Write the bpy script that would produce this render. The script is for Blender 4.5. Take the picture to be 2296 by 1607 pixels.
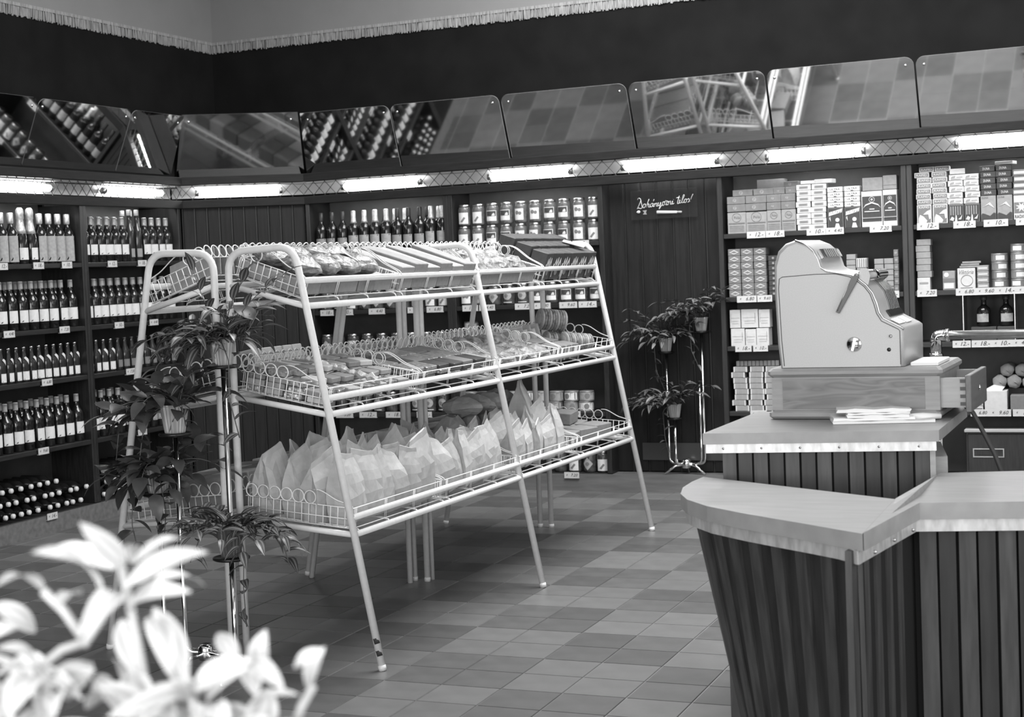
import bpy, bmesh, math, random
from mathutils import Vector, Matrix, Euler

for o in list(bpy.data.objects):
    bpy.data.objects.remove(o, do_unlink=True)
SC = bpy.context.scene
COL = SC.collection
RND = random.Random(11)
PI = math.pi

# ------------------------------------------------------------------ camera
YAW, TILT, ROLL, FPX = -.441, -.052, -.044, 3669.8
CAM = Vector((2.529, -5.238, 1.459))
fw = Vector((math.sin(YAW)*math.cos(TILT), math.cos(YAW)*math.cos(TILT), math.sin(TILT)))
rt = Vector((math.cos(YAW), -math.sin(YAW), 0))
up = rt.cross(fw)
c_, s_ = math.cos(ROLL), math.sin(ROLL)
rt2 = c_*rt + s_*up
up2 = -s_*rt + c_*up
cam_data = bpy.data.cameras.new('camera')
cam = bpy.data.objects.new('camera', cam_data)
COL.objects.link(cam)
m = Matrix.Identity(4)
for i in range(3):
    m[i][0], m[i][1], m[i][2], m[i][3] = rt2[i], up2[i], -fw[i], CAM[i]
cam.matrix_world = m
cam_data.sensor_fit = 'HORIZONTAL'
cam_data.sensor_width = 36
cam_data.lens = FPX/2296*36
cam_data.shift_x = .1251
cam_data.clip_start = .05
cam_data.dof.use_dof = True
cam_data.dof.focus_distance = 6.6
cam_data.dof.aperture_fstop = 6.2
SC.camera = cam

# ------------------------------------------------------------------ world, windows' daylight, added overhead fill, exposure
w = bpy.data.worlds.new('world'); SC.world = w; w.use_nodes = True
w.node_tree.nodes['Background'].inputs[0].default_value = (.8, .8, .8, 1)
w.node_tree.nodes['Background'].inputs[1].default_value = .5
def area(name, loc, target, sx, sy, power):
    l = bpy.data.lights.new(name, 'AREA'); l.shape = 'RECTANGLE'; l.size = sx; l.size_y = sy; l.energy = power
    o = bpy.data.objects.new(name, l); COL.objects.link(o); o.location = loc
    d = Vector(target)-Vector(loc)
    o.rotation_euler = d.to_track_quat('-Z', 'Y').to_euler()
    return o
area('daylight_front_window', (1.2, -6.85, 1.75), (1.2, 0, 1.55), 4.6, 1.9, 215)
area('daylight_right_window', (4.45, -2.6, 1.75), (0, -2.6, 1.5), 4.2, 1.9, 60)
area('added_fill_aisle', (.8, 2.6, 4.16), (.8, 2.6, 0), 3.6, 2.8, 360)  # added overhead fill for the floor and back wall, no fixture there
area('added_fill_desk', (2.2, -3.2, 4.16), (2.2, -3.2, 0), 2.4, 2.4, 25)  # weak added fill from above on the desk side, no fixture either
SC.view_settings.view_transform = 'Standard'
SC.view_settings.look = 'None'
SC.view_settings.gamma = 1
SC.view_settings.use_curve_mapping = False
SC.view_settings.exposure = 0.3

# ------------------------------------------------------------------ materials
MATS = {}
def mat(name, v, rough=.55, metal=0., var=.0, scale=30., stretch=None, bump=0., spec=.4, alpha=1., v2=None, emit=0.):
    if name in MATS: return MATS[name]
    mt = bpy.data.materials.new(name); mt.use_nodes = True
    nt = mt.node_tree; b = nt.nodes['Principled BSDF']
    b.inputs['Roughness'].default_value = rough
    b.inputs['Metallic'].default_value = metal
    b.inputs['Specular IOR Level'].default_value = spec
    b.inputs['Base Color'].default_value = (v, v, v, 1)
    if alpha < 1: b.inputs['Alpha'].default_value = alpha
    if emit:
        b.inputs['Emission Color'].default_value = (1, 1, 1, 1); b.inputs['Emission Strength'].default_value = emit
    if var or v2 is not None or bump:
        tc = nt.nodes.new('ShaderNodeTexCoord'); mp = nt.nodes.new('ShaderNodeMapping')
        nz = nt.nodes.new('ShaderNodeTexNoise'); nz.inputs['Scale'].default_value = scale
        nz.inputs['Detail'].default_value = 5
        if stretch: mp.inputs['Scale'].default_value = stretch
        nt.links.new(tc.outputs['Object'], mp.inputs['Vector']); nt.links.new(mp.outputs['Vector'], nz.inputs['Vector'])
        rp = nt.nodes.new('ShaderNodeValToRGB')
        lo, hi = (v*(1-var), v*(1+var)) if v2 is None else (v, v2)
        rp.color_ramp.elements[0].position = .32; rp.color_ramp.elements[1].position = .68
        rp.color_ramp.elements[0].color = (lo, lo, lo, 1); rp.color_ramp.elements[1].color = (hi, hi, hi, 1)
        nt.links.new(nz.outputs['Fac'], rp.inputs['Fac']); nt.links.new(rp.outputs['Color'], b.inputs['Base Color'])
        if bump:
            bp = nt.nodes.new('ShaderNodeBump'); bp.inputs['Strength'].default_value = bump; bp.inputs['Distance'].default_value = .01
            nt.links.new(nz.outputs['Fac'], bp.inputs['Height']); nt.links.new(bp.outputs['Normal'], b.inputs['Normal'])
    MATS[name] = mt
    return mt
def figured_wood(name, lo, hi, rough=.45):
    mt = bpy.data.materials.new(name); mt.use_nodes = True
    nt = mt.node_tree; b = nt.nodes['Principled BSDF']; b.inputs['Roughness'].default_value = rough
    tc = nt.nodes.new('ShaderNodeTexCoord'); mp = nt.nodes.new('ShaderNodeMapping')
    mp.inputs['Scale'].default_value = (1., 1., 5.)
    n1 = nt.nodes.new('ShaderNodeTexNoise'); n1.inputs['Scale'].default_value = 5.; n1.inputs['Detail'].default_value = 1; n1.inputs['Distortion'].default_value = .6
    mu = nt.nodes.new('ShaderNodeMath'); mu.operation = 'MULTIPLY'; mu.inputs[1].default_value = 9.
    fr = nt.nodes.new('ShaderNodeMath'); fr.operation = 'PINGPONG'; fr.inputs[1].default_value = 1.
    rp = nt.nodes.new('ShaderNodeValToRGB')
    rp.color_ramp.elements[0].color = (lo, lo, lo, 1); rp.color_ramp.elements[1].color = (hi, hi, hi, 1)
    nt.links.new(tc.outputs['Object'], mp.inputs['Vector']); nt.links.new(mp.outputs['Vector'], n1.inputs['Vector'])
    nt.links.new(n1.outputs['Fac'], mu.inputs[0]); nt.links.new(mu.outputs[0], fr.inputs[0])
    nt.links.new(fr.outputs[0], rp.inputs['Fac']); nt.links.new(rp.outputs['Color'], b.inputs['Base Color'])
    MATS[name] = mt
    return mt
def striped_leaf(name, dark, pale, n=2.6):
    mt = bpy.data.materials.new(name); mt.use_nodes = True
    nt = mt.node_tree; b = nt.nodes['Principled BSDF']; b.inputs['Roughness'].default_value = .4
    uv = nt.nodes.new('ShaderNodeUVMap'); sp = nt.nodes.new('ShaderNodeSeparateXYZ')
    mm = nt.nodes.new('ShaderNodeMath'); mm.operation = 'SUBTRACT'; mm.inputs[1].default_value = .5
    ab = nt.nodes.new('ShaderNodeMath'); ab.operation = 'ABSOLUTE'
    rp = nt.nodes.new('ShaderNodeValToRGB'); e = rp.color_ramp.elements
    e[0].position = 0; e[0].color = (dark,)*3+(1,); e[1].position = .5; e[1].color = (dark,)*3+(1,)
    for p_, v_ in ((.10, dark), (.15, pale), (.27, pale), (.33, dark)):
        x = e.new(p_); x.color = (v_,)*3+(1,)
    nt.links.new(uv.outputs['UV'], sp.inputs[0]); nt.links.new(sp.outputs['X'], mm.inputs[0]); nt.links.new(mm.outputs[0], ab.inputs[0])
    nt.links.new(ab.outputs[0], rp.inputs['Fac']); nt.links.new(rp.outputs['Color'], b.inputs['Base Color'])
    MATS[name] = mt
    return mt

M_grout = mat('grout', .30, .7, var=.1)
M_tileD = [mat('tile_dark_%d' % i, v, .38, var=.14, scale=9, stretch=(1, 1, 1), bump=.02) for i, v in enumerate((.074, .084, .094))]
M_tileL = [mat('tile_light_%d' % i, v, .38, var=.10, scale=9, bump=.02) for i, v in enumerate((.118, .126, .134))]
M_ceil = mat('ceiling_paint', .75, .85, var=.03, scale=4)
M_wallD = mat('dark_wall_paint', .010, .95, var=.15, scale=5, spec=.05)
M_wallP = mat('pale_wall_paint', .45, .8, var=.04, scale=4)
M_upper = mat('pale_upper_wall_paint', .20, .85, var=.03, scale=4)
M_fringe = mat('fringe_thread', .26, .8, var=.35, scale=120, stretch=(1, 1, .1))
M_darkwood = mat('dark_stained_wood', .018, .38, var=.35, scale=14, stretch=(6, 6, .6), spec=.5)
M_shelfwood = mat('dark_shelf_wood', .020, .4, var=.25, scale=12, stretch=(.6, 6, 6), spec=.4)
M_backpanel = mat('shelf_back_board', .07, .6, var=.15, scale=8)
M_railwood = mat('canopy_rail_wood', .014, .6, var=.25, scale=14, stretch=(.5, 5, 5), spec=.2)
M_base = mat('baseboard_wood', .13, .45, var=.2, scale=8, stretch=(.5, 4, 4))
M_mirror = mat('mirror_silver', .88, .035, 1.)
M_mirrorback = mat('mirror_edge', .22, .3)
M_chrome = mat('chrome', .72, .09, 1.)
M_steel = mat('brushed_steel', .55, .3, 1., var=.1, scale=30)
M_alu = mat('aluminium_trim', .60, .38, .45, var=.2, scale=16, stretch=(3, 3, 1))
M_reflector = mat('light_box_white', .55, .6)
M_tube = mat('lamp_tube_glow', .9, .4, emit=22.)
M_wire = mat('mesh_wire', .02, .5)
M_white = mat('white_enamel', .68, .38, var=.04, scale=60)
M_chip = mat('paint_chip', .03, .7)
M_glassD = mat('dark_bottle_glass', .010, .10, spec=.6)
M_glassM = mat('brown_bottle_glass', .022, .12, spec=.6)
M_paper = mat('label_paper', .62, .7, var=.06, scale=80)
M_paper2 = mat('label_paper_grey', .32, .7, var=.14, scale=60)
M_ink = mat('dark_ink', .03, .7)
M_inkM = mat('mid_ink', .14, .7)
M_foil = mat('pale_foil', .62, .35, .5, var=.2, scale=60, bump=.3)
M_capD = mat('dark_capsule', .035, .4)
M_lid = mat('jar_lid_metal', .45, .3, 1.)
M_jam = mat('jar_contents', .055, .14, var=.5, scale=40, spec=.5)
M_jam2 = mat('jar_contents_pale', .12, .14, var=.4, scale=40, spec=.5)
M_cardP = mat('pale_card', .52, .7, var=.05, scale=50)
M_cardG = mat('grey_card', .26, .7, var=.08, scale=50)
M_cardM = mat('mid_card', .16, .7, var=.08, scale=50)
M_cardD = mat('dark_card', .045, .55, var=.12, scale=50)
M_cardB = mat('brown_board', .22, .8, var=.1, scale=50)
M_print = mat('pale_print', .58, .7)
M_tag = mat('price_tag_card', .50, .6)
M_bag = mat('paper_bag', .42, .78, var=.08, scale=35, bump=.15)
M_bagD = mat('paper_bag_brown', .27, .78, var=.1, scale=35, bump=.15)
M_cello = mat('cellophane', .19, .32, var=.55, scale=55, bump=.6, spec=.4)
M_foilbar = mat('foil_wrap', .34, .28, .55, var=.5, scale=70, bump=.5)
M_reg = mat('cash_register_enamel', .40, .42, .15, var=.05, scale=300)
M_regD = mat('register_dark_enamel', .23, .4, .15)  # darker grey enamel of the keyboard field
M_regline = mat('register_seam', .05, .5)
M_black = mat('black_plastic', .012, .3, spec=.5)
M_oak = figured_wood('figured_oak', .12, .19)
M_oakP = mat('planed_oak', .26, .45, var=.16, scale=10, stretch=(.6, 5, 5))
M_kick = mat('kick_plate_metal', .10, .3, .6)
M_core = mat('counter_core', .006, .8)
M_drawer = mat('drawer_front_oak', .13, .45, var=.15, scale=10, stretch=(5, .6, 5))
M_tin = mat('tin_plate', .30, .42, .6)
M_pine = mat('raw_pine', .34, .6, var=.12, scale=10, stretch=(.6, 5, 5))
M_top = mat('counter_laminate', .23, .35, var=.10, scale=7, stretch=(1, 5, 5))
M_topedge = mat('counter_edge_laminate', .29, .4, var=.1, scale=14)
M_boardA = mat('counter_board', .048, .42, var=.4, scale=9, stretch=(5, 5, .5), spec=.5)
M_boardB = mat('counter_board_darker', .020, .42, var=.4, scale=9, stretch=(5, 5, .5), spec=.5)
M_panelboard = mat('panel_board', .013, .5, var=.3, scale=10, stretch=(5, 5, .4), spec=.2)
M_leafS = striped_leaf('striped_leaf', .045, .17)
M_leafG = mat('broad_leaf', .055, .38, var=.2, scale=20)
M_leafP = mat('pale_leaf', .62, .5, var=.08, scale=12)
M_leafPS = striped_leaf('pale_striped_leaf', .72, .50)
M_stem = mat('plant_stem', .10, .6)
M_stemP = mat('pale_stem', .50, .6)
M_soil = mat('soil', .02, .9)
M_pot = mat('fluted_pot_metal', .45, .3, .35)
M_potD = mat('fluted_pot_grey', .10, .35, .3)
M_cable = mat('cable_rubber', .035, .5)
M_signglass = mat('smoked_glass', .045, .08, spec=.6, alpha=.25)
M_signline = mat('sign_paint', .62, .6)
M_sheet = mat('white_paper', .72, .7)

# ------------------------------------------------------------------ mesh helpers
class MB:
    def __init__(s): s.v = []; s.f = []; s.mi = []; s.sm = []
    def add(s, vs, fs, mi=0, sm=False, M=None):
        n = len(s.v)
        s.v += [tuple(M @ Vector(v)) if M is not None else tuple(v) for v in vs]
        s.f += [tuple(n+i for i in f) for f in fs]; s.mi += [mi]*len(fs); s.sm += [sm]*len(fs)
        return s
    def box(s, c, d, mi=0, M=None, R=None):
        x, y, z = d[0]/2, d[1]/2, d[2]/2
        vs = [Vector((a*x, b*y, e*z)) for a in (-1, 1) for b in (-1, 1) for e in (-1, 1)]
        if R is not None: vs = [R @ v for v in vs]
        vs = [v+Vector(c) for v in vs]
        return s.add(vs, [(0, 1, 3, 2), (4, 6, 7, 5), (0, 4, 5, 1), (2, 3, 7, 6), (0, 2, 6, 4), (1, 5, 7, 3)], mi, False, M)
    def b2(s, x0, x1, y0, y1, z0, z1, mi=0, M=None):
        return s.box(((x0+x1)/2, (y0+y1)/2, (z0+z1)/2), (x1-x0, y1-y0, z1-z0), mi, M)
    def cbox(s, x0, x1, y0, y1, z0, z1, c=.004, mi=0, M=None):      # box with chamfered edges
        pts = []
        def ring(z, i):
            return [(x0+i+c, y0+i, z), (x1-i-c, y0+i, z), (x1-i, y0+i+c, z), (x1-i, y1-i-c, z), (x1-i-c, y1-i, z), (x0+i+c, y1-i, z), (x0+i, y1-i-c, z), (x0+i, y0+i+c, z)]
        rs = [ring(z0, c), ring(z0+c, 0), ring(z1-c, 0), ring(z1, c)]
        for r in rs: pts += r
        fs = [tuple(range(7, -1, -1)), tuple(range(24, 32))]
        for k in range(3):
            for i in range(8):
                j = (i+1) % 8; fs.append((k*8+i, k*8+j, k*8+8+j, k*8+8+i))
        return s.add(pts, fs, mi, False, M)
    def tube(s, pts, r, n=8, closed=False, mi=0, M=None, cap=True, sm=True):
        pts = [Vector(p) for p in pts]; N = len(pts)
        tang = []
        for i in range(N):
            a = pts[i-1] if (i > 0 or closed) else pts[i]
            b = pts[(i+1) % N] if (i < N-1 or closed) else pts[i]
            t = (b-a); tang.append(t.normalized() if t.length > 1e-9 else Vector((0, 0, 1)))
        t0 = tang[0]
        nrm = t0.orthogonal().normalized()
        vs = []; fs = []
        rr = r if isinstance(r, (list, tuple)) else [r]*N
        for i in range(N):
            t = tang[i]
            nrm = (nrm - t*nrm.dot(t))
            nrm = nrm.normalized() if nrm.length > 1e-6 else t.orthogonal().normalized()
            bn = t.cross(nrm)
            for k in range(n):
                a = 2*PI*k/n
                vs.append(pts[i]+(nrm*math.cos(a)+bn*math.sin(a))*rr[i])
        for i in range(N if closed else N-1):
            j = (i+1) % N
            for k in range(n):
                l = (k+1) % n
                fs.append((i*n+k, i*n+l, j*n+l, j*n+k))
        if cap and not closed:
            fs.append(tuple(range(n-1, -1, -1))); fs.append(tuple((N-1)*n+k for k in range(n)))
        return s.add(vs, fs, mi, sm, M)
    def lathe(s, prof, n=16, mi=0, M=None, sm=True, flute=0., nf=0):
        vs = []; fs = []
        for r, z in prof:
            for k in range(n):
                a = 2*PI*k/n
                q = r*(1+flute*(1 if k % 2 else -1)) if flute else r
                vs.append((q*math.cos(a), q*math.sin(a), z))
        for i in range(len(prof)-1):
            for k in range(n):
                l = (k+1) % n
                fs.append((i*n+k, i*n+l, i*n+n+l, i*n+n+k))
        if prof[0][0] > 1e-6: fs.append(tuple(range(n-1, -1, -1)))
        if prof[-1][0] > 1e-6: fs.append(tuple((len(prof)-1)*n+k for k in range(n)))
        return s.add(vs, fs, mi, sm, M)
    def prism(s, poly, z0, z1, mi=0, M=None, mis=None):              # polygon in xy, extruded in z
        n = len(poly)
        vs = [(p[0], p[1], z0) for p in poly]+[(p[0], p[1], z1) for p in poly]
        fs = [tuple(range(n-1, -1, -1)), tuple(range(n, 2*n))]
        s.add(vs, fs, mi, False, M)
        return s.add(vs, [(i, (i+1) % n, n+(i+1) % n, n+i) for i in range(n)], mi if mis is None else mis, False, M)
    def mesh(s, name, mats):
        me = bpy.data.meshes.new(name); me.from_pydata(s.v, [], s.f)
        for mt in (mats if isinstance(mats, (list, tuple)) else [mats]): me.materials.append(mt)
        me.polygons.foreach_set('material_index', s.mi); me.polygons.foreach_set('use_smooth', s.sm)
        bm = bmesh.new(); bm.from_mesh(me); bmesh.ops.recalc_face_normals(bm, faces=bm.faces); bm.to_mesh(me); bm.free()
        me.update()
        return me
    def build(s, name, mats, parent=None, M=None):
        return inst(s.mesh(name, mats), name, parent, M)
def inst(me, name, parent=None, M=None):
    o = bpy.data.objects.new(name, me); COL.objects.link(o)
    if parent is not None: o.parent = parent
    if M is not None: o.matrix_basis = M
    return o
def tag(o, label, cat, group=None, kind=None):
    if label:
        wds = label.split()
        if len(wds) > 16: print('LABEL TOO LONG', len(wds), label)
        o['label'] = label
    if cat: o['category'] = cat
    if group: o['group'] = group
    if kind: o['kind'] = kind
    return o
def thing(name, label, cat, loc=(0, 0, 0), rz=0, group=None, M=None):
    o = bpy.data.objects.new(name, None); COL.objects.link(o); o.empty_display_size = .05
    o.matrix_basis = M if M is not None else Matrix.Translation(loc) @ Matrix.Rotation(rz, 4, 'Z')
    return tag(o, label, cat, group)
def struct(o): o['kind'] = 'structure'; return o
def T(x, y, z, rx=0, ry=0, rz=0): return Matrix.Translation((x, y, z)) @ Euler((rx, ry, rz)).to_matrix().to_4x4()
ORD = ['first', 'second', 'third', 'fourth', 'fifth', 'sixth', 'seventh', 'eighth', 'ninth', 'tenth', 'eleventh', 'twelfth', 'thirteenth', 'fourteenth', 'fifteenth', 'sixteenth', 'seventeenth', 'eighteenth', 'nineteenth', 'twentieth', 'twenty-first', 'twenty-second', 'twenty-third', 'twenty-fourth']
def fillet(pts, r, n=5):
    out = [Vector(pts[0])]
    for i in range(1, len(pts)-1):
        p, a, b = Vector(pts[i]), Vector(pts[i-1]), Vector(pts[i+1])
        u, v = (a-p).normalized(), (b-p).normalized()
        ang = u.angle(v); d = min(r/math.tan(ang/2), (a-p).length*.48, (b-p).length*.48)
        p0, p1 = p+u*d, p+v*d
        for k in range(n+1):
            t = k/n
            out.append(p0*(1-t)**2+p*2*t*(1-t)+p1*t*t)
    out.append(Vector(pts[-1]))
    return out
_txt = {}
def text_mesh(s, mt, w, h=None, shear=0., key=None):
    k = (s, mt.name, round(w, 4), round(h or 0, 4), shear)
    if k in _txt: return _txt[k]
    cu = bpy.data.curves.new('t', 'FONT'); cu.body = s; cu.align_x = 'CENTER'; cu.align_y = 'CENTER'; cu.resolution_u = 2; cu.shear = shear; cu.extrude = .02
    o = bpy.data.objects.new('t', cu); COL.objects.link(o)
    bpy.context.view_layer.update()
    me = bpy.data.meshes.new_from_object(o.evaluated_get(bpy.context.evaluated_depsgraph_get()))
    bpy.data.objects.remove(o, do_unlink=True)
    xs = [v.co.x for v in me.vertices]; ys = [v.co.y for v in me.vertices]
    cx, cy = (max(xs)+min(xs))/2, (max(ys)+min(ys))/2
    sx = w/(max(xs)-min(xs)); sy = h/(max(ys)-min(ys)) if h else sx
    for v in me.vertices:                       # stand it upright, facing -y
        v.co = Vector(((v.co.x-cx)*sx, -v.co.z*.02, (v.co.y-cy)*sy))
    me.materials.clear(); me.materials.append(mt); me.name = 'lettering'
    _txt[k] = me
    return me
def project(p):
    d = Vector(p)-CAM; z = d.dot(fw)
    return (FPX*d.dot(rt2)/z+860.7, -FPX*d.dot(up2)/z+803.5, z) if z > .1 else None

# ================================================================== THE ROOM
XL, YB = -3.53, 4.95           # soffit planes (dark upper walls)
XF, YF = -3.44, 4.80           # fronts of the shelving
ZS = [1.605, 1.215, .912, .51, .114]      # shelf tops
ZCEIL = 3.15            # top of the dark wall, where the fringe hangs
ZROOF = 4.2
TS = .225
floor = struct(MB().b2(-4.0, 4.65, -7.1, 5.3, -.06, -.0035).build('floor', M_grout))
# tiles: 2 x 2 blocks of dark and light
tmesh = {}
for kind, ms in (('d', M_tileD), ('l', M_tileL)):
    for i, mt in enumerate(ms):
        b = MB(); h = TS/2-.0016; c = .0022
        vs = [(-h, -h, -.003), (h, -h, -.003), (h, h, -.003), (-h, h, -.003), (-h+c, -h+c, 0), (h-c, -h+c, 0), (h-c, h-c, 0), (-h+c, h-c, 0)]
        b.add(vs, [(0, 1, 5, 4), (1, 2, 6, 5), (2, 3, 7, 6), (3, 0, 4, 7), (4, 5, 6, 7)])
        tmesh[kind+str(i)] = b.mesh('tile', mt)
cand = []
for u in range(-18, 20):
    for v in range(-31, 23):
        x, y = (u+.5)*TS, (v+.5)*TS
        dark = ((u//2)+(v//2)) % 2 == 0
        k = ('d' if dark else 'l')+str(RND.choice((0, 1, 1, 2)))
        q = project((x, y, 0))
        vis = q is not None and -20 < q[0] < 2310 and q[1] < 1640 and not (x > .85 and y < 1.0)
        cand.append((0 if vis else 1, q[2] if q else 99, x, y, k))
cand.sort()
rest = MB(); order = ['d0', 'd1', 'd2', 'l0', 'l1', 'l2']
h = TS/2-.0016; c = .0022
for n, (nv, d, x, y, k) in enumerate(cand):
    if n < 300 and nv == 0:
        inst(tmesh[k], 'tile', floor, Matrix.Translation((x, y, 0)))
    else:
        vs = [(x-h, y-h, -.003), (x+h, y-h, -.003), (x+h, y+h, -.003), (x-h, y+h, -.003), (x-h+c, y-h+c, 0), (x+h-c, y-h+c, 0), (x+h-c, y+h-c, 0), (x-h+c, y+h-c, 0)]
        rest.add(vs, [(0, 1, 5, 4), (1, 2, 6, 5), (2, 3, 7, 6), (3, 0, 4, 7), (4, 5, 6, 7)], order.index(k))
o = rest.build('tile_field', M_tileD+M_tileL, floor); o['kind'] = 'stuff'

struct(MB().b2(-4.0, 4.65, -7.1, 5.3, ZROOF, ZROOF+.1).build('ceiling', M_ceil))
struct(MB().b2(-4.0, 4.65, 5.14, 5.3, 0, 2.1).b2(XL, 4.65, YB, 5.3, 2.1, ZCEIL).build('wall_back', M_wallD))
struct(MB().b2(-4.0, -3.78, -7.1, 5.3, 0, 2.1).b2(-4.0, XL, -7.1, 5.3, 2.1, ZCEIL).build('wall_left', M_wallD))
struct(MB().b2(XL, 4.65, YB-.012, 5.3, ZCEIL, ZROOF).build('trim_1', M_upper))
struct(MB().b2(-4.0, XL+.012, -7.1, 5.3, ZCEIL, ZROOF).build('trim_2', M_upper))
# walls outside the picture, with the windows the daylight comes through
struct(MB().b2(4.5, 4.65, -7.1, 5.3, 0, .8).b2(4.5, 4.65, -7.1, 5.3, 2.7, ZROOF).b2(4.5, 4.65, -7.1, -4.7, .8, 2.7).b2(4.5, 4.65, -.5, 5.3, .8, 2.7).build('wall_right', M_wallP))
struct(MB().b2(-4.0, 4.65, -7.1, -6.95, 0, .8).b2(-4.0, 4.65, -7.1, -6.95, 2.7, ZROOF).b2(-4.0, -1.1, -7.1, -6.95, .8, 2.7).b2(3.5, 4.65, -7.1, -6.95, .8, 2.7).build('wall_front', M_wallP))
wn = struct(MB().b2(-1.1, 3.5, -7.06, -7.0, .8, .86).b2(-1.1, 3.5, -7.06, -7.0, 2.64, 2.7).b2(-1.1, -1.04, -7.06, -7.0, .86, 2.64).b2(3.44, 3.5, -7.06, -7.0, .86, 2.64).b2(1.17, 1.23, -7.06, -7.0, .86, 2.64).build('window_1', M_white))
wn = struct(MB().b2(4.55, 4.61, -4.7, -.5, .8, .86).b2(4.55, 4.61, -4.7, -.5, 2.64, 2.7).b2(4.55, 4.61, -4.7, -4.64, .86, 2.64).b2(4.55, 4.61, -.56, -.5, .86, 2.64).b2(4.55, 4.61, -2.63, -2.57, .86, 2.64).build('window_2', M_white))

# fringe between dark wall and pale upper wall
def fringe(label, p0, p1, out):
    t = thing('wall_fringe', label, 'fringe')
    p0, p1, out = Vector(p0), Vector(p1), Vector(out)
    L = (p1-p0).length; d = (p1-p0)/L
    R = Matrix((d, out, Vector((0, 0, 1)))).transposed()
    MB().box((p0+p1)/2+out*.008+Vector((0, 0, ZCEIL-.010)), (L, .016, .02), R=R).build('braid', M_fringe, t)
    b = MB(); s = .003
    while s < L:
        ln = RND.uniform(.052, .066)
        b.box(p0+d*s+out*RND.uniform(.004, .014)+Vector((0, 0, ZCEIL-.018-ln/2)), (RND.uniform(.005, .009), .004, ln), R=R @ Matrix.Rotation(RND.uniform(-.09, .09), 3, 'Y'))
        s += RND.uniform(.006, .0085)
    tag(b.build('fringe_threads', M_fringe, t), None, None, kind='stuff')
fringe('pale thread fringe hanging along the top of the dark back wall', (XL, YB, 0), (3.2, YB, 0), (0, -1, 0))
fringe('pale thread fringe hanging along the top of the dark left wall', (XL, -1.2, 0), (XL, YB-.02, 0), (1, 0, 0))

# baseboards and platforms under the shelving
struct(MB().b2(-2.76, 2.35, YF, 5.14, 0, ZS[4]-.004).build('baseboard_back', M_base))
struct(MB().b2(-3.78, XF, .9, 4.30, 0, ZS[4]-.004).build('baseboard_left', M_base))
struct(MB().prism([(XF, 4.30), (-2.76, YF), (-2.76, 5.14), (-3.78, 5.14), (-3.78, 4.30)], 0, ZS[4]-.004).build('baseboard_corner', M_base))

# ------------------------------------------------------------------ shelf units
TAGTXT = ['12.-', '18.-', '10.-', '4.40', '7.20', '6.80', '9.60', '14.-', '5.20']
_tags = {}
def tag_mesh(w, i):
    k = (round(w, 3), i)
    if k in _tags: return _tags[k]
    b = MB().b2(-w/2, w/2, -.012, -.009, -.006, .030).b2(-w/2, w/2, -.013, 0, -.010, -.006, 1)
    me = b.mesh('price_tag', [M_tag, M_alu, M_ink])
    bm = bmesh.new(); bm.from_mesh(me)
    for txt, px, ww in ((TAGTXT[i % len(TAGTXT)], w*.18, min(.05, w*.45)), ('K', -w*.3, .011)):
        tm = text_mesh(txt, M_ink, ww, shear=.3).copy()
        for p_ in tm.polygons: p_.material_index = 2
        tm.transform(Matrix.Translation((px, -.0125, .012)))
        bm.from_mesh(tm)
    bm.to_mesh(me); bm.free()
    _tags[k] = me
    return me
def shelf_unit(label, M, w, tags, depth=.33, shelves=5, low=True):
    t = thing('shelf_unit', label, 'shelf unit', M=M)
    zt = 1.965
    for x in (0, w):
        MB().cbox(x-.016, x+.016, 0, depth, ZS[4], zt, .003).build('upright', M_darkwood, t)
    MB().b2(.016, w-.016, depth-.015, depth-.002, ZS[4], 2.06).build('back_panel', M_backpanel, t)
    n = 0
    for i, z in enumerate(ZS):
        if i == 3 and not low: continue
        sh = MB().cbox(.017, w-.017, .004, depth-.017, z-.028, z, .002).build('shelf', M_shelfwood, t)
        for (tx, tw) in tags.get(i, []):
            inst(tag_mesh(tw, n), 'price_tag', sh, Matrix.Translation((tx, .002, z-.022))); n += 1
    return t
MB_ = lambda x: T(x, YF, 0)
ML_ = lambda y: T(XF, y, 0, rz=PI/2)          # local +x runs along +y, local -y faces +x
shelf_unit('dark wooden shelf unit of bottles on back wall, left of the jar shelves', MB_(-2.743), 1.032, {0: [(.7, .1)], 1: [(.02+.1, .1), (.26, .12), (.5, .12), (.78, .1), (.93, .12)], 2: [(.3, .1), (.6, .1)], 3: [(.22, .13), (.4, .13), (.6, .13), (.82, .11)], 4: [(.4, .1)]})
shelf_unit('dark wooden shelf unit filled with jars on back wall, left of plain panel', MB_(-1.679), 1.034, {0: [(.78, .11), (.9, .11)], 1: [(.12, .11), (.24, .11), (.5, .13), (.62, .12), (.8, .12), (.93, .12)], 2: [(.3, .1), (.7, .1)], 3: [(.18, .11), (.38, .11), (.8, .11)], 4: [(.78, .1)]})
shelf_unit('dark wooden shelf unit of boxed goods behind the cash register', MB_(.12), 1.09, {0: [(.22, .112), (.335, .112), (.58, .112), (.69, .105), (.955, .125)], 1: [(.15, .12), (.26, .09), (.55, .1), (.75, .1), (1.0, .1)], 2: [(.12, .10), (.225, .09), (.55, .1)], 3: [(.2, .1)]})
shelf_unit('dark wooden shelf unit at far right with wash-powder boxes', MB_(1.242), 1.05, {0: [(.1, .122), (.302, .122), (.473, .132), (.64, .12)], 1: [(.085, .11), (.30, .11), (.41, .11), (.52, .11), (.63, .11)], 2: [(.27, .10), (.38, .11), (.49, .11), (.60, .11), (.71, .11)], 3: [(.36, .10), (.47, .12), (.60, .12), (.73, .12)]})
shelf_unit('dark wooden shelf unit of bottles on left wall, beside the corner panel', ML_(3.17), 1.09, {0: [(.26, .1), (.6, .1)], 1: [(.3, .1), (.7, .1)], 2: [(.4, .1)], 3: [(.5, .1)], 4: [(.4, .1)]})
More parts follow.
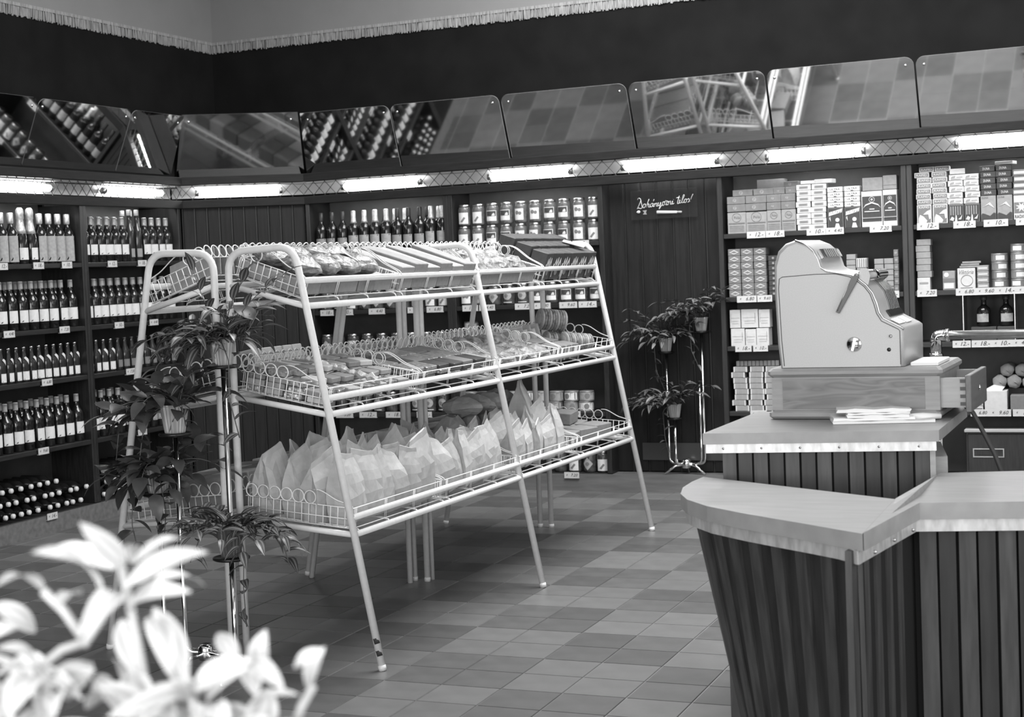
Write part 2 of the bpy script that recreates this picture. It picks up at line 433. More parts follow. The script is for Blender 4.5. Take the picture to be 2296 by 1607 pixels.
shelf_unit('dark wooden shelf unit of wine bottles at far left edge', ML_(2.09), 1.048, {0: [(.24, .1), (.58, .1), (.86, .1)], 1: [(.27, .1), (.8, .1)], 2: [(.6, .1)], 3: [(.53, .1)], 4: [(.58, .1)]})
shelf_unit('empty dark wooden shelf unit on left wall, nearest the window', ML_(1.01), 1.046, {})

# boards of the plain panel between the shelf units, and of the corner panel
def board_panel(label, M, w, pitch, depth, z0=ZS[4], z1=2.0):
    t = thing('wood_panel', label, 'wall panel', M=M)
    MB().b2(0, w, depth+.012, depth+.03, z0, z1).build('backing', M_darkwood, t)
    n = max(1, round(w/pitch)); p = w/n
    for i in range(n):
        MB().cbox(i*p+.005, (i+1)*p-.005, depth, depth+.012, z0+.002, z1, .004).build('board', M_panelboard, t)
    return t
pn = board_panel('dark boarded panel in the niche carrying the no-smoking sign', MB_(-.629), .733, .105, .13)
MB().b2(.17, .71, .122, .128, .19, .30).build('metal_kick_plate', M_kick, pn)
dv = Vector((-2.76+3.44, YF-4.30, 0)); dl = dv.length; da = math.atan2(dv.y, dv.x)
MD = T(XF, 4.30, 0, rz=da)
board_panel('dark boarded panel set diagonally across the room corner', MD, dl, .085, .02)

# ------------------------------------------------------------------ light canopy with wire mesh, lamps
def canopy(label, M, L, lamps, lamp_labels, x0=0.):
    t = thing('light_canopy', label, 'light canopy', M=M)
    MB().cbox(x0, L, -.012, .03, 1.955, 2.012, .004).build('lower_rail', M_railwood, t)
    MB().cbox(x0, L, -.012, .10, 2.112, 2.168, .004).build('upper_rail', M_railwood, t)
    MB().b2(x0-.055, L+.055, .125, .14, 2.03, 2.14).b2(x0, L, 0.03, .125, 2.102, 2.112).build('reflector', M_reflector, t)
    b = MB(); p = .086; z0, z1 = 2.010, 2.114; hgt = z1-z0; s = x0-hgt
    while s < L:
        for sg in (1, -1):
            a, c = s, s+hgt*.95
            za, zc = (z0, z1) if sg > 0 else (z1, z0)
            if c <= x0 or a >= L: continue
            pa, pc = Vector((a, .0, za)), Vector((c, .0, zc))
            if a < x0: pa = pa.lerp(pc, (x0-a)/(c-a))
            if c > L: pc = pa.lerp(pc, (L-a)/(c-a)) if a >= x0 else pc
            b.tube([pa, pc], .0021, 4, cap=False)
        s += p
    tag(b.build('wire_mesh', M_wire, t), None, None, kind='stuff')
    for (a, c), lb in zip(lamps, lamp_labels):
        l = thing('fluorescent_lamp', lb, 'lamp', M=M @ Matrix.Translation(((a+c)/2, .07, 2.062)), group='tube lamps behind the wire mesh')
        hl = (c-a)/2
        MB().tube([(-hl+.025, 0, 0), (hl-.025, 0, 0)], .021, 12).build('tube', M_tube, l)
        for sg in (-1, 1):
            MB().tube([(sg*(hl-.025), 0, 0), (sg*hl, 0, 0)], .022, 10).build('end_cap', M_steel, l)
        MB().b2(-hl, hl, .032, .045, -.012, .012).build('batten', M_white, l)
canopy('long dark-railed light canopy with wire mesh above the back wall shelves', MB_(-2.76), 5.0, [(.255, .855), (1.334, 1.917), (2.243, 2.868), (3.156, 3.75), (4.253, 4.85)],
       ['glowing tube lamp above the left bottle shelf of back wall', 'glowing tube lamp above the jar shelf of back wall', 'glowing tube lamp above the no-smoking panel', 'glowing tube lamp above the shelf behind the register', 'glowing tube lamp at the far right end of back wall'])
canopy('short dark-railed light canopy with wire mesh across the corner', MD, dl, [(.1, .70)], ['glowing tube lamp across the room corner'])
canopy('dark-railed light canopy with wire mesh above the left wall shelves', ML_(.98), 3.32, [(.3, .9), (1.38, 1.96), (2.497, 3.20)],
       ['glowing tube lamp on left wall nearest the window', 'glowing tube lamp at the left edge above the wine bottles', 'glowing tube lamp on left wall beside the corner'])

# ------------------------------------------------------------------ tilted mirrors
TLT = math.radians(22.5); ML = .450
def mirror(label, M, w, yaw=0., tilt=None, li=0., ri=0.):
    t = thing('wall_mirror', label, 'mirror', M=M @ T(w/2, .104, 2.158, rz=yaw) @ T(-w/2, 0, 0, rx=tilt or TLT), group='tilted mirrors above the light canopy')
    r = .05; pts = [(0.004, 0), (w-.004, 0)]
    if ri: pts.append((w-.004-ri, ML))
    else:
        for k in range(6):
            a = k*PI/10; pts.append((w-.004-r+r*math.cos(a), ML-r+r*math.sin(a)))
    if li: pts.append((.004+li, ML))
    else:
        for k in range(6):
            a = PI/2+k*PI/10; pts.append((.004+r+r*math.cos(a), ML-r+r*math.sin(a)))
    n = len(pts); vs = [(x, 0, z) for x, z in pts]+[(x, .006, z) for x, z in pts]
    b = MB().add(vs, [tuple(range(n))], 0).add(vs, [tuple(range(2*n-1, n-1, -1))]+[(i, (i+1) % n, n+(i+1) % n, n+i) for i in range(n)], 1)
    b.build('glass', [M_mirror, M_mirrorback], t)
    for x, z in ((.05+li, ML-.05), (w-.05-ri, ML-.05)):
        MB().lathe([(.009, 0), (.008, .003), (.004, .005), (0, .0055)], 10, M=T(x, -.0005, z, rx=PI/2)).build('screw', M_chrome, t)
xs = [-2.79, -2.06, -1.27, -.419, .441, 1.302, 2.16]
ml = ['tilted mirror reflecting bottle rows, first right of the corner mirror', 'tilted mirror reflecting bottle rows, second right of the corner mirror', 'tilted mirror of bare floor tiles above the jar shelf', 'tilted mirror reflecting the rack, above the no-smoking panel', 'tilted mirror reflecting the rack edge, above shelf behind register', 'tilted mirror of floor tiles at the far right edge']
for i in range(6):
    mirror(ml[i], MB_(xs[i]), xs[i+1]-xs[i], -.03 if i else 0, li=0 if i else .055)
mirror('small tilted mirror across the room corner', MD @ T(-.028, 0, 0), dl+.056, tilt=math.radians(18), li=.05, ri=.05)
ys = [1.0, 1.84, 2.688, 3.66, 4.33]
ll = ['tilted mirror on left wall farthest from the corner', 'tilted mirror at the left picture edge', 'tilted mirror on left wall in the middle of the run', 'tilted mirror on left wall next to the corner mirror']
for i in range(4):
    mirror(ll[i], ML_(ys[i]), ys[i+1]-ys[i], ri=.055 if i == 3 else 0)

# ------------------------------------------------------------------ no-smoking sign (smoked glass plate with script)
sg = thing('no_smoking_sign', 'smoked glass sign with white script and a cigarette on dark boards', 'sign', M=T(-.475, YF+.105, 1.725))
MB().cbox(0, .43, 0, .006, 0, .185, .002).build('plate', M_signglass, sg)
SCRIPT = {  # strokes of the sign's handwriting, in the sign's own millimetres (x right, y up)
 'D': [[(16, 103), (18, 110), (24, 113), (30, 108), (33, 95), (36, 72), (38, 60), (35, 54), (28, 53), (20, 57), (12, 52)], [(33, 100), (26, 82), (18, 64), (12, 52)]],
 'o1': [[(52, 78), (45, 76), (41, 66), (42, 58), (47, 55), (53, 62), (55, 73), (52, 78), (58, 74)]],
 'h': [[(73, 104), (66, 84), (59, 57)], [(61, 64), (67, 76), (72, 78), (72, 70), (69, 60), (72, 57), (78, 62)]],
 'a': [[(92, 78), (85, 78), (79, 70), (79, 60), (84, 58), (90, 66), (94, 78)], [(93, 76), (91, 62), (94, 59), (99, 64)], [(94, 90), (99, 101)]],
 'n1': [[(101, 78), (99, 60)], [(100, 68), (106, 77), (111, 79), (111, 70), (109, 62), (113, 60), (117, 64)]],
 'y': [[(119, 82), (117, 68), (120, 62), (126, 66), (131, 82)], [(131, 82), (127, 62), (121, 44), (124, 47), (130, 58), (138, 68)]],
 'o2': [[(148, 84), (141, 82), (138, 72), (139, 64), (144, 62), (149, 70), (150, 81), (148, 84), (155, 82)]],
 'z': [[(155, 90), (159, 86), (166, 88), (154, 65), (161, 66), (168, 66)]],
 'n2': [[(170, 86), (168, 67)], [(169, 75), (175, 84), (180, 86), (180, 77), (178, 69), (182, 67), (186, 71)]],
 'i1': [[(190, 86), (187, 71), (190, 67), (197, 73)], [(194, 93), (195, 94)]],
 't': [[(224, 112), (216, 84), (213, 70), (217, 68), (223, 73)], [(209, 101), (225, 104)]],
 'i2': [[(227, 90), (223, 74), (227, 70), (233, 75)], [(229, 99), (230, 100)]],
 'l': [[(233, 75), (243, 98), (249, 112), (247, 118), (243, 112), (237, 88), (235, 74), (239, 71), (246, 77)]],
 'o3': [[(257, 92), (250, 90), (246, 81), (247, 73), (252, 71), (258, 78), (259, 89), (257, 92), (264, 88)]],
 's': [[(264, 88), (270, 96), (273, 84), (270, 75), (263, 73)]],
 '!': [[(291, 118), (284, 102), (279, 88)], [(275, 77), (276, 78)]]}
for ch, strokes in SCRIPT.items():
    b = MB()
    for st in strokes:
        pts = [(x/1000*1.30+.026, -.0012, y/1000*1.12+.012) for x, y in st]
        b.tube(fillet(pts, .004, 3) if len(pts) > 2 else pts, .0021, 5)
    b.build('script_stroke', M_signline, sg)
MB().tube([(.17, -.001, .042), (.30, -.001, .036)], [.011, .008], 8).build('cigarette_paper', M_signline, sg)
MB().tube([(.30, -.001, .036), (.33, -.001, .035)], [.008, .007], 8).build('cigarette_tip', M_cardG, sg)
MB().lathe([(0, -.014), (.010, -.004), (.009, .008), (0, .012)], 8, M=T(.05, -.002, .05, ry=PI/2)).build('ember', M_signline, sg)
MB().add([(.075, -.001, .058), (.105, -.001, .060), (.098, -.001, .046), (.104, -.001, .032), (.078, -.001, .034), (.088, -.001, .046)], [(0, 1, 2, 5), (5, 2, 3, 4)]).build('smoke_mark', M_cardG, sg)

# ================================================================== GOODS ON THE SHELVES
def arc_poly(pts, r, n_edge=6):
    """a flat outline (s, z) wrapped on a cylinder of radius r, facing -y"""
    out = []
    for i in range(len(pts)):
        a, b = pts[i], pts[(i+1) % len(pts)]
        for k in range(n_edge):
            t = k/n_edge; out.append((a[0]+(b[0]-a[0])*t, a[1]+(b[1]-a[1])*t))
    f = lambda s, z: (r*math.sin(s/r), -r*math.cos(s/r), z)
    cx = sum(p[0] for p in out)/len(out); cz = sum(p[1] for p in out)/len(out)
    rings = []
    for sc in (1., .6, .25):
        rings.append([f(cx+(p[0]-cx)*sc, cz+(p[1]-cz)*sc) for p in out])
    n = len(out); vs = sum(rings, []); fs = []
    for k in range(2):
        for i in range(n): fs.append((k*n+i, k*n+(i+1) % n, k*n+n+(i+1) % n, k*n+n+i))
    fs.append(tuple(2*n+i for i in range(n)))
    return vs, fs
def arc_mesh(name, pts, r, mt):
    b = MB(); vs, fs = arc_poly(pts, r); b.add(vs, fs, 0, True)
    return b.mesh(name, mt)
def rectp(w, z0, z1): return [(-w/2, z0), (w/2, z0), (w/2, z1), (-w/2, z1)]
BK = {}
def bottle_kind(key, prof, body_mat, parts):
    BK[key] = (MB().lathe(prof, 14).mesh('bottle', body_mat), parts)
wine = [(.037, 0), (.0405, .004), (.0405, .165), (.037, .185), (.022, .205), (.015, .222), (.014, .272), (.0155, .274), (.0155, .284), (.012, .285)]
cap = MB().lathe([(.0150, .242), (.0158, .246), (.0158, .285), (.0165, .2855), (.013, .288)], 12)
bottle_kind('wine', wine, M_glassD, [('label', arc_mesh('label', rectp(.094, .046, .118), .0412, M_paper)), ('capsule', cap.mesh('capsule', M_paper2))])
bottle_kind('wine_plain', wine, M_glassD, [('label', arc_mesh('label', rectp(.092, .048, .112), .0412, M_paper)), ('capsule', MB().lathe([(.0150, .236), (.0158, .24), (.0158, .285), (.0165, .2855), (.013, .288)], 12).mesh('capsule', M_foil))])
bottle_kind('vermouth', [(r, z*1.04) for r, z in wine], M_glassD, [('label', arc_mesh('label', rectp(.092, .012, .165), .0412, M_paper2)), ('capsule', MB().lathe([(.0150, .236), (.019, .242), (.019, .297), (.016, .300)], 12).mesh('capsule', M_foil))])
bottle_kind('champagne', [(.037, 0), (.040, .004), (.040, .12), (.037, .16), (.025, .21), (.017, .245), (.016, .30), (.018, .305), (.018, .318), (.012, .32)], M_glassD,
            [('label', arc_mesh('label', rectp(.086, .025, .095), .0408, M_paper)), ('foil_hood', MB().lathe([(.0345, .178), (.028, .205), (.021, .24), (.020, .262), (.0235, .268), (.022, .29), (.0245, .297), (.0225, .32), (.013, .332)], 14).mesh('foil_hood', M_foil))])
beer = [(.027, 0), (.030, .003), (.030, .105), (.027, .125), (.016, .155), (.0125, .19), (.0125, .2)]
bottle_kind('beer', beer, M_glassM, [('label', arc_mesh('label', rectp(.06, .012, .062), .0306, M_paper)),
            ('neck_label', arc_mesh('neck_label', [(-.02, .142), (.008, .112), (.02, .098), (.02, .128), (-.01, .150)], .0302, M_paper)), ('crown_cap', MB().lathe([(.0145, .196), (.0145, .204), (.011, .207)], 12).mesh('crown_cap', M_lid))])
bottle_kind('beer_dark', beer, M_glassM, [('label', arc_mesh('label', rectp(.058, .02, .066), .0306, M_cardM)), ('crown_cap', MB().lathe([(.0145, .196), (.0145, .204), (.011, .207)], 12).mesh('crown_cap', M_capD))])
bottle_kind('tall', [(.028, 0), (.030, .004), (.030, .19), (.026, .215), (.014, .24), (.013, .325), (.0145, .327), (.0145, .335)], M_glassM,
            [('label', arc_mesh('label', rectp(.055, .03, .085), .0306, M_cardG)), ('capsule', MB().lathe([(.0148, .30), (.0158, .303), (.0158, .337), (.012, .339)], 12).mesh('capsule', M_paper2))])
bottle_kind('dark_wine', wine, M_glassD, [('label', arc_mesh('label', rectp(.08, .045, .108), .0412, M_cardG)), ('capsule', MB().lathe([(.0152, .228), (.016, .232), (.016, .285), (.013, .288)], 12).mesh('capsule', M_capD))])
bottle_kind('foil_wine', wine, M_glassD, [('label', arc_mesh('label', rectp(.08, .05, .12), .0412, M_paper2)), ('foil_hood', MB().lathe([(.024, .203), (.0185, .22), (.0165, .24), (.0165, .285), (.013, .289)], 12).mesh('foil_hood', M_foil))])
bottle_kind('flask', [(.036, 0), (.040, .004), (.040, .085), (.034, .105), (.016, .122), (.014, .15), (.018, .152), (.018, .172), (.012, .174)], M_glassD,
            [('label', arc_mesh('label', rectp(.075, .025, .072), .0408, M_paper2)), ('stopper', MB().lathe([(.0185, .152), (.0192, .155), (.0192, .173), (.014, .176)], 12).mesh('stopper', M_capD))])
bottle_kind('laid', wine, M_glassD, [('cork_cap', MB().lathe([(.0150, .268), (.0162, .270), (.0168, .286), (.013, .290)], 12).mesh('cork_cap', M_paper))])
def put_bottle(kind, M, label, group, sc=1.):
    me, parts = BK[kind]
    o = tag(inst(me, 'bottle', None, M @ Matrix.Rotation(RND.uniform(-.25, .25), 4, 'Z') @ Matrix.Scale(sc, 4)), label, 'bottle', group)
    for nm, pm in parts: inst(pm, nm, o)
    return o
def left_row(ys, kinds, row, bay, desc, group, dx=.07, back=False, sc=1.):
    rowname = ['top', 'second', 'third', 'fourth', 'bottom'][row]
    for i, y in enumerate(ys):
        k = kinds if isinstance(kinds, str) else kinds[i]
        d = desc if isinstance(desc, str) else desc[k]
        put_bottle(k, T(XF-dx, y, ZS[row]+.001, rz=PI/2), '%s, front row, %s from left, %s shelf, %s' % (d, ORD[i], rowname, bay), group, sc)
    if back:
        for i in range(len(ys)-1):
            k = kinds if isinstance(kinds, str) else kinds[i]
            y = (ys[i]+ys[i+1])/2
            put_bottle(k, T(XF-dx-.095, y+.02, ZS[row]+.001, rz=PI/2), 'bottle %s from left in the back row, %s shelf, %s' % (ORD[i], rowname, bay), group, sc)
def lin(a, b, n): return [a+(b-a)*k/(n-1) for k in range(n)]
A, B = 'leftmost bay', 'corner bay'
DS = {'vermouth': 'dark bottle with tall grey label', 'champagne': 'bottle with white foil hood', 'wine': 'dark wine bottle with white label', 'tall': 'tall thin dark bottle', 'beer': 'small bottle with slanted neck label', 'beer_dark': 'small dark bottle', 'wine_plain': 'wine bottle with pale top', 'dark_wine': 'dark capped wine bottle', 'foil_wine': 'wine bottle with bright foil top'}
left_row(lin(2.25, 3.075, 10), ['vermouth']*4+['champagne']*2+['vermouth']*4, 0, A, DS, 'bottles on the far-left shelves', back=False)
left_row(lin(3.235, 4.19, 12), ['wine_plain']*6+['tall']*2+['wine_plain']*4, 0, B, DS, 'bottles on the corner-bay shelves', back=True)
left_row(lin(2.19, 3.075, 10), 'wine', 1, A, DS, 'bottles on the far-left shelves', back=True)
left_row(lin(3.235, 4.19, 12), 'wine', 1, B, DS, 'bottles on the corner-bay shelves', back=True)
left_row(lin(2.22, 3.085, 13), 'beer', 2, A, DS, 'bottles on the far-left shelves')
left_row(lin(3.23, 4.19, 13), ['beer']*4+['beer_dark']*9, 2, B, DS, 'bottles on the corner-bay shelves')
left_row(lin(2.18, 3.075, 10), 'wine', 3, A, DS, 'bottles on the far-left shelves', back=True)
left_row(lin(3.24, 4.19, 11), ['wine']*4+['dark_wine']*7, 3, B, DS, 'bottles on the corner-bay shelves', back=True)
# bottles lying with their necks out on the bottom shelves
lay = Matrix.Rotation(-PI/2-.12, 4, 'Y')
def lying(y, z, label, group):
    M = T(XF-.27, y, z, rz=RND.uniform(-.05, .12)) @ Matrix.Rotation(PI/2-.0, 4, 'Y')
    put_bottle('laid', M, label, group, .88)
for bay, yy, g in ((A, 2.17, 'bottles on the far-left shelves'), (B, 3.25, 'bottles on the corner-bay shelves')):
    for tier, (n, off, z) in enumerate(((11, 0, .150), (11, .045, .224), (8, 0.0, .298))):
        for i in range(n):
            y = yy+off+i*.084
            lying(y, z, 'bottle lying neck outward, %s from left, %s tier, bottom shelf, %s' % (ORD[i], ['lowest', 'middle', 'topmost'][tier], bay), g)

# ---- back wall, bottle bay
def back_row(xs, kinds, row, bay, group, dy=.08):
    rn = ['top', 'second', 'third', 'fourth', 'bottom'][row]
    for i, x in enumerate(xs):
        k = kinds[i]
        put_bottle(k, T(x, YF+dy+(0.09 if k == 'x' else 0), ZS[row]+.001), '%s, %s from left, %s shelf, %s' % (DS[k], ORD[i], rn, bay), group)
G1 = 'bottles in the back bottle bay'
back_row(lin(-2.675, -1.765, 12), ['dark_wine']*3+['foil_wine']*4+['dark_wine']*3+['foil_wine']*2, 0, 'back bottle bay', G1, .07)
for i, x in enumerate((-2.47, -2.39, -2.31, -2.235, -2.155, -2.08, -1.915, -1.83)):
    put_bottle('foil_wine' if i % 3 else 'dark_wine', T(x, YF+.165, ZS[0]+.001), 'bottle %s from left in back row, top shelf, back bottle bay' % ORD[i], G1)

# ---- jars
jar_prof = [(.036, 0), (.041, .004), (.042, .02), (.042, .105), (.038, .120), (.034, .124), (.034, .128)]
jar_me = [MB().lathe(jar_prof, 16).mesh('jar', mm) for mm in (M_jam, M_jam2)]
lid_me = MB().lathe([(.0365, .122), (.0375, .124), (.0375, .136), (.034, .139), (0, .1395)], 16).mesh('lid', M_lid)
rj = .0426
circ = lambda cx, cz, r, n=12: [(cx+r*math.cos(2*PI*k/n), cz+r*math.sin(2*PI*k/n)) for k in range(n)]
JL = {
 'pict': [('label', arc_mesh('label', rectp(.076, .022, .090), rj, M_paper)), ('label_picture', arc_mesh('label_picture', rectp(.068, .052, .086), rj+.0006, M_cardD)), ('label_motif', arc_mesh('label_motif', [(.004, .054), (.026, .054), (.026, .066), (.020, .074), (.010, .068)], rj+.0011, M_cardP))],
 'plain': [('label', arc_mesh('label', rectp(.070, .012, .086), rj, M_paper)), ('label_motif', arc_mesh('label_motif', [(-.02, .028), (-.006, .022), (.016, .05), (.006, .058)], rj+.0006, M_cardM))],
 'fruit': [('label', arc_mesh('label', rectp(.066, .018, .092), rj, M_paper)), ('label_motif', arc_mesh('label_motif', circ(-.012, .066, .013), rj+.0006, M_cardM)), ('label_motif', arc_mesh('label_motif', circ(.010, .062, .011), rj+.0008, M_cardM))],
 'diamond': [('label', arc_mesh('label', [(0, .014), (.037, .056), (0, .098), (-.037, .056)], rj, M_paper2)), ('label_motif', arc_mesh('label_motif', circ(0, .056, .013), rj+.0006, M_cardM))],
 'round': [('label', arc_mesh('label', circ(0, .062, .030), rj, M_paper2)), ('label_strip', arc_mesh('label_strip', rectp(.064, .014, .019), rj, M_paper)), ('label_motif', arc_mesh('label_motif', circ(-.006, .06, .013), rj+.0006, M_cardM))],
 'none': []}
DJ = {'pict': 'jar with dark picture label', 'plain': 'jar with plain pale label', 'fruit': 'jar with fruit label', 'diamond': 'jar with diamond-shaped label', 'round': 'jar with round label', 'none': 'unlabelled dark jar'}
def jar(x, y, z, kind, label, group, sc=1., pale=0):
    o = tag(inst(jar_me[pale], 'jar', None, T(x, y, z, rz=RND.uniform(-.15, .15)) @ Matrix.Scale(sc, 4)), label, 'jar', group)
    inst(lid_me, 'lid', o)
    for nm, me in JL[kind]: inst(me, nm, o)
GJ = 'preserve jars on the back wall'
def jar_row(xs, kinds, z, where, sc=1., dy=.075, pale=0):
    for i, (x, k) in enumerate(zip(xs, kinds)):
        jar(x, YF+dy, z, k, '%s, %s from left, %s' % (DJ[k], ORD[i], where), GJ, sc, pale)
K1 = ['plain', 'plain', 'pict', 'pict', 'fruit', 'fruit', 'pict', 'pict', 'fruit', 'plain']
X1 = lin(-1.612, -.714, 10)
jar_row(X1, K1, ZS[0]+.001, 'lower tier, top shelf, jar bay', 1., pale=1)
jar_row([x+.006 for x in X1], K1, ZS[0]+.144, 'upper tier, top shelf, jar bay', 1., pale=1)
jar_row(lin(-2.66, -1.775, 10), ['diamond', 'round', 'plain', 'diamond', 'diamond', 'diamond', 'diamond', 'plain', 'plain', 'plain'], ZS[1]+.001, 'second shelf, back bottle bay')
jar_row(lin(-1.612, -.714, 10), ['fruit', 'diamond', 'diamond', 'round', 'round', 'pict', 'pict', 'pict', 'pict', 'pict'], ZS[1]+.001, 'second shelf, jar bay')
jar_row([-2.67, -2.58, -2.47, -2.36, -2.25, -2.14, -2.03, -1.92, -1.81], ['diamond', 'diamond', 'fruit', 'pict', 'pict', 'none', 'none', 'none', 'none'], ZS[2]+.001, 'third shelf, back bottle bay')
jar_row([-2.67, -2.575, -2.48, -2.385, -2.29, -2.195, -2.10, -2.005, -1.91, -1.81], ['none', 'none', 'diamond', 'none', 'round', 'none', 'none', 'round', 'round', 'round'], ZS[3]+.001, 'fourth shelf, back bottle bay')
jar_row([-1.0, -.90, -.80, -.71], ['none', 'plain', 'diamond', 'plain'], ZS[4]+.001, 'bottom shelf, jar bay')
jar_row([-2.66, -2.5, -2.34, -2.18, -2.02, -1.86], ['none']*6, ZS[4]+.001, 'bottom shelf, back bottle bay')

# ---- tins
def tin_mesh(r, h):
    return MB().lathe([(r*.97, 0), (r, .003), (r, .006), (r*.985, .008), (r*.985, h-.008), (r, h-.006), (r, h-.002), (r*.95, h), (r*.93, h-.003), (0, h-.003)], 18).mesh('tin', M_tin)
tinA = tin_mesh(.047, .066)
tlab = [arc_mesh('tin_label', [(-.07, .010), (.07, .010), (.07, .056), (-.07, .056)], .0475, mm) for mm in (M_paper2, M_cardG, M_paper)]
tmot = arc_mesh('label_motif', circ(.0, .034, .018), .0479, M_cardM)
def tin(x, y, z, i, label, group):
    o = tag(inst(tinA, 'food_tin', None, T(x, y, z, rz=RND.uniform(-.7, .7))), label, 'tin', group)
    inst(tlab[i % 3], 'tin_label', o); inst(tmot, 'label_motif', o)
GT = 'food tins on the back wall'
xt = [-1.62, -1.52, -1.42, -1.32, -1.222, -1.122, -1.015, -.912, -.81]
for tier in range(2):
    for i, x in enumerate(xt):
        tin(x+.006*tier, YF+.075, ZS[3]+.001+.0665*tier, i+tier, 'squat food tin, %s from left, %s tier, fourth shelf, jar bay' % (ORD[i], ['lower', 'upper'][tier]), GT)
for tier in range(3):
    tin(-1.60, YF+.1, ZS[2]+.001+.0665*tier, tier, 'squat food tin, %s up in small stack, third shelf, jar bay' % ORD[tier], GT)

# ---- cartons and packets
def box_mesh(w, d, h, mt, c=.0015):
    k = ('b', round(w, 3), round(d, 3), round(h, 3), mt.name)
    if k not in _txt: _txt[k] = MB().cbox(-w/2, w/2, -d/2, d/2, 0, h, c).mesh('carton', mt)
    return _txt[k]
def shape_mesh(name, pts, mt, th=.0008):
    n = len(pts); b = MB()
    vs = [(x, -th, z) for x, z in pts]+[(x, 0, z) for x, z in pts]
    b.add(vs, [tuple(range(n))]+[(i, n+i, n+(i+1) % n, (i+1) % n) for i in range(n)])
    return b.mesh(name, mt)
_dec = {}
def decor(o, w, h, d, decs):
    """printed shapes on the front face (-y); coordinates 0..1 across the face"""
    for i, dd in enumerate(decs):
        kind = dd[0]; key = (round(w, 3), round(h, 3), repr([x if not hasattr(x, 'name') else x.name for x in dd]))
        off = -d/2-.0004-.0006*i
        if kind == 'panel':
            _, x0, z0, x1, z1, mt = dd
            if key not in _dec: _dec[key] = shape_mesh('printed_panel', [((x0-.5)*w, z0*h), ((x1-.5)*w, z0*h), ((x1-.5)*w, z1*h), ((x0-.5)*w, z1*h)], mt)
            inst(_dec[key], 'printed_panel', o, Matrix.Translation((0, off, 0)))
        elif kind == 'poly':
            _, pts, mt = dd
            if key not in _dec: _dec[key] = shape_mesh('printed_motif', [((x-.5)*w, z*h) for x, z in pts], mt)
            inst(_dec[key], 'printed_motif', o, Matrix.Translation((0, off, 0)))
        elif kind == 'disc':
            _, cx, cz, r, mt = dd
            if key not in _dec: _dec[key] = shape_mesh('printed_disc', [((cx-.5)*w+r*w*math.cos(2*PI*k/16), cz*h+r*w*math.sin(2*PI*k/16)) for k in range(16)], mt)
            inst(_dec[key], 'printed_disc', o, Matrix.Translation((0, off, 0)))
        elif kind == 'ring':
            _, cx, cz, r, mt = dd
            if key not in _dec:
                b = MB(); b.tube([((cx-.5)*w+r*w*math.cos(2*PI*k/18), 0, cz*h+r*w*math.sin(2*PI*k/18)) for k in range(18)], .0014, 4, True); _dec[key] = b.mesh('printed_ring', mt)
            inst(_dec[key], 'printed_ring', o, Matrix.Translation((0, off, 0)))
        elif kind == 'text':
            _, s, cx, cz, tw, th, mt = dd[:7]
            inst(text_mesh(s, mt, tw*w, th*h, dd[7] if len(dd) > 7 else 0), 'lettering', o, Matrix.Translation(((cx-.5)*w, off, cz*h)))
def carton(x0, x1, z0, z1, depth, mt, decs, label, group, front=YF+.03, name='carton', rz=None, cat='box'):
    w, h = x1-x0-.002, z1-z0-.001
    o = tag(inst(box_mesh(w, depth, h, mt), name, None, T((x0+x1)/2, front+depth/2, z0, rz=RND.uniform(-.03, .03) if rz is None else rz)), label, cat, group)
    decor(o, w, h, depth, decs)
    return o
z1 = ZS[0]+.001
TOPB = 'top shelf behind register'
GA = 'cartons on the top shelf behind the register'
polo = lambda small: [('ring', .5, .76, .24, M_inkM), ('text', 'Polo', .52, .76, .32, .12, M_inkM), ('panel', .06, .47, .94, .52, M_cardM)]+[('panel', .10, .36-.075*k, .90, .375-.075*k, M_cardM) for k in range(4)]
polof = [('disc', .42, .5, .1, M_cardG), ('text', 'P', .42, .5, .08, .4, M_inkM)]
for i, (a, b_, t_) in enumerate(((.158, .272, .130), (.272, .400, .128), (.401, .488, .132), (.488, .575, .132))):
    carton(a, b_, z1, z1+t_, .10, M_cardG, polo(0), 'upright grey carton with round emblem, %s from left, %s' % (ORD[i], TOPB), GA)
    for tier in range(2):
        carton(a, b_, z1+.134+.047*tier, z1+.134+.047*(tier+1)-.001, .13, M_cardM, polof, 'flat grey carton above upright emblem carton %s from left, tier %s, %s' % (['one', 'two', 'three', 'four'][i], ['one', 'two'][tier], TOPB), GA)
for i, (a, b_) in enumerate(((.19, .315), (.316, .44), (.44, .51), (.51, .577))):
    carton(a, b_, z1+.229, z1+.268, .12, M_cardM, polof, 'flat grey carton in third flat tier, %s from left, %s' % (ORD[i], TOPB), GA, front=YF+.05)
carton(.325, .495, z1+.269, z1+.325, .10, M_cardM, [], 'plain grey carton at the very top left of %s' % TOPB, GA, front=YF+.12)
carton(.497, .588, z1+.269, z1+.303, .10, M_cardM, polof, 'flat grey carton on top of emblem stack beside pale packets', GA, front=YF+.08)
for col in range(2):
    for r in range(8):
        j = RND.uniform(-.004, .004)
        carton(.580+.0885*col+j, .668+.0885*col+j, z1+.0345*r, z1+.0345*(r+1)-.001, .09, M_cardP, [('panel', .18, .25, .8, .75, M_cardG), ('panel', .25, .42, .73, .58, M_inkM)], 'pale flat packet, %s up in %s pale stack, %s' % (ORD[r], ['left', 'right'][col], TOPB), GA)
carton(.605, .692, z1+.277, z1+.298, .09, M_cardP, [], 'loose pale packet on top of the left pale stack behind register', GA, rz=.1)
carton(.694, .80, z1+.277, z1+.302, .09, M_cardP, [], 'loose pale packet on top of the right pale stack behind register', GA, rz=-.12)
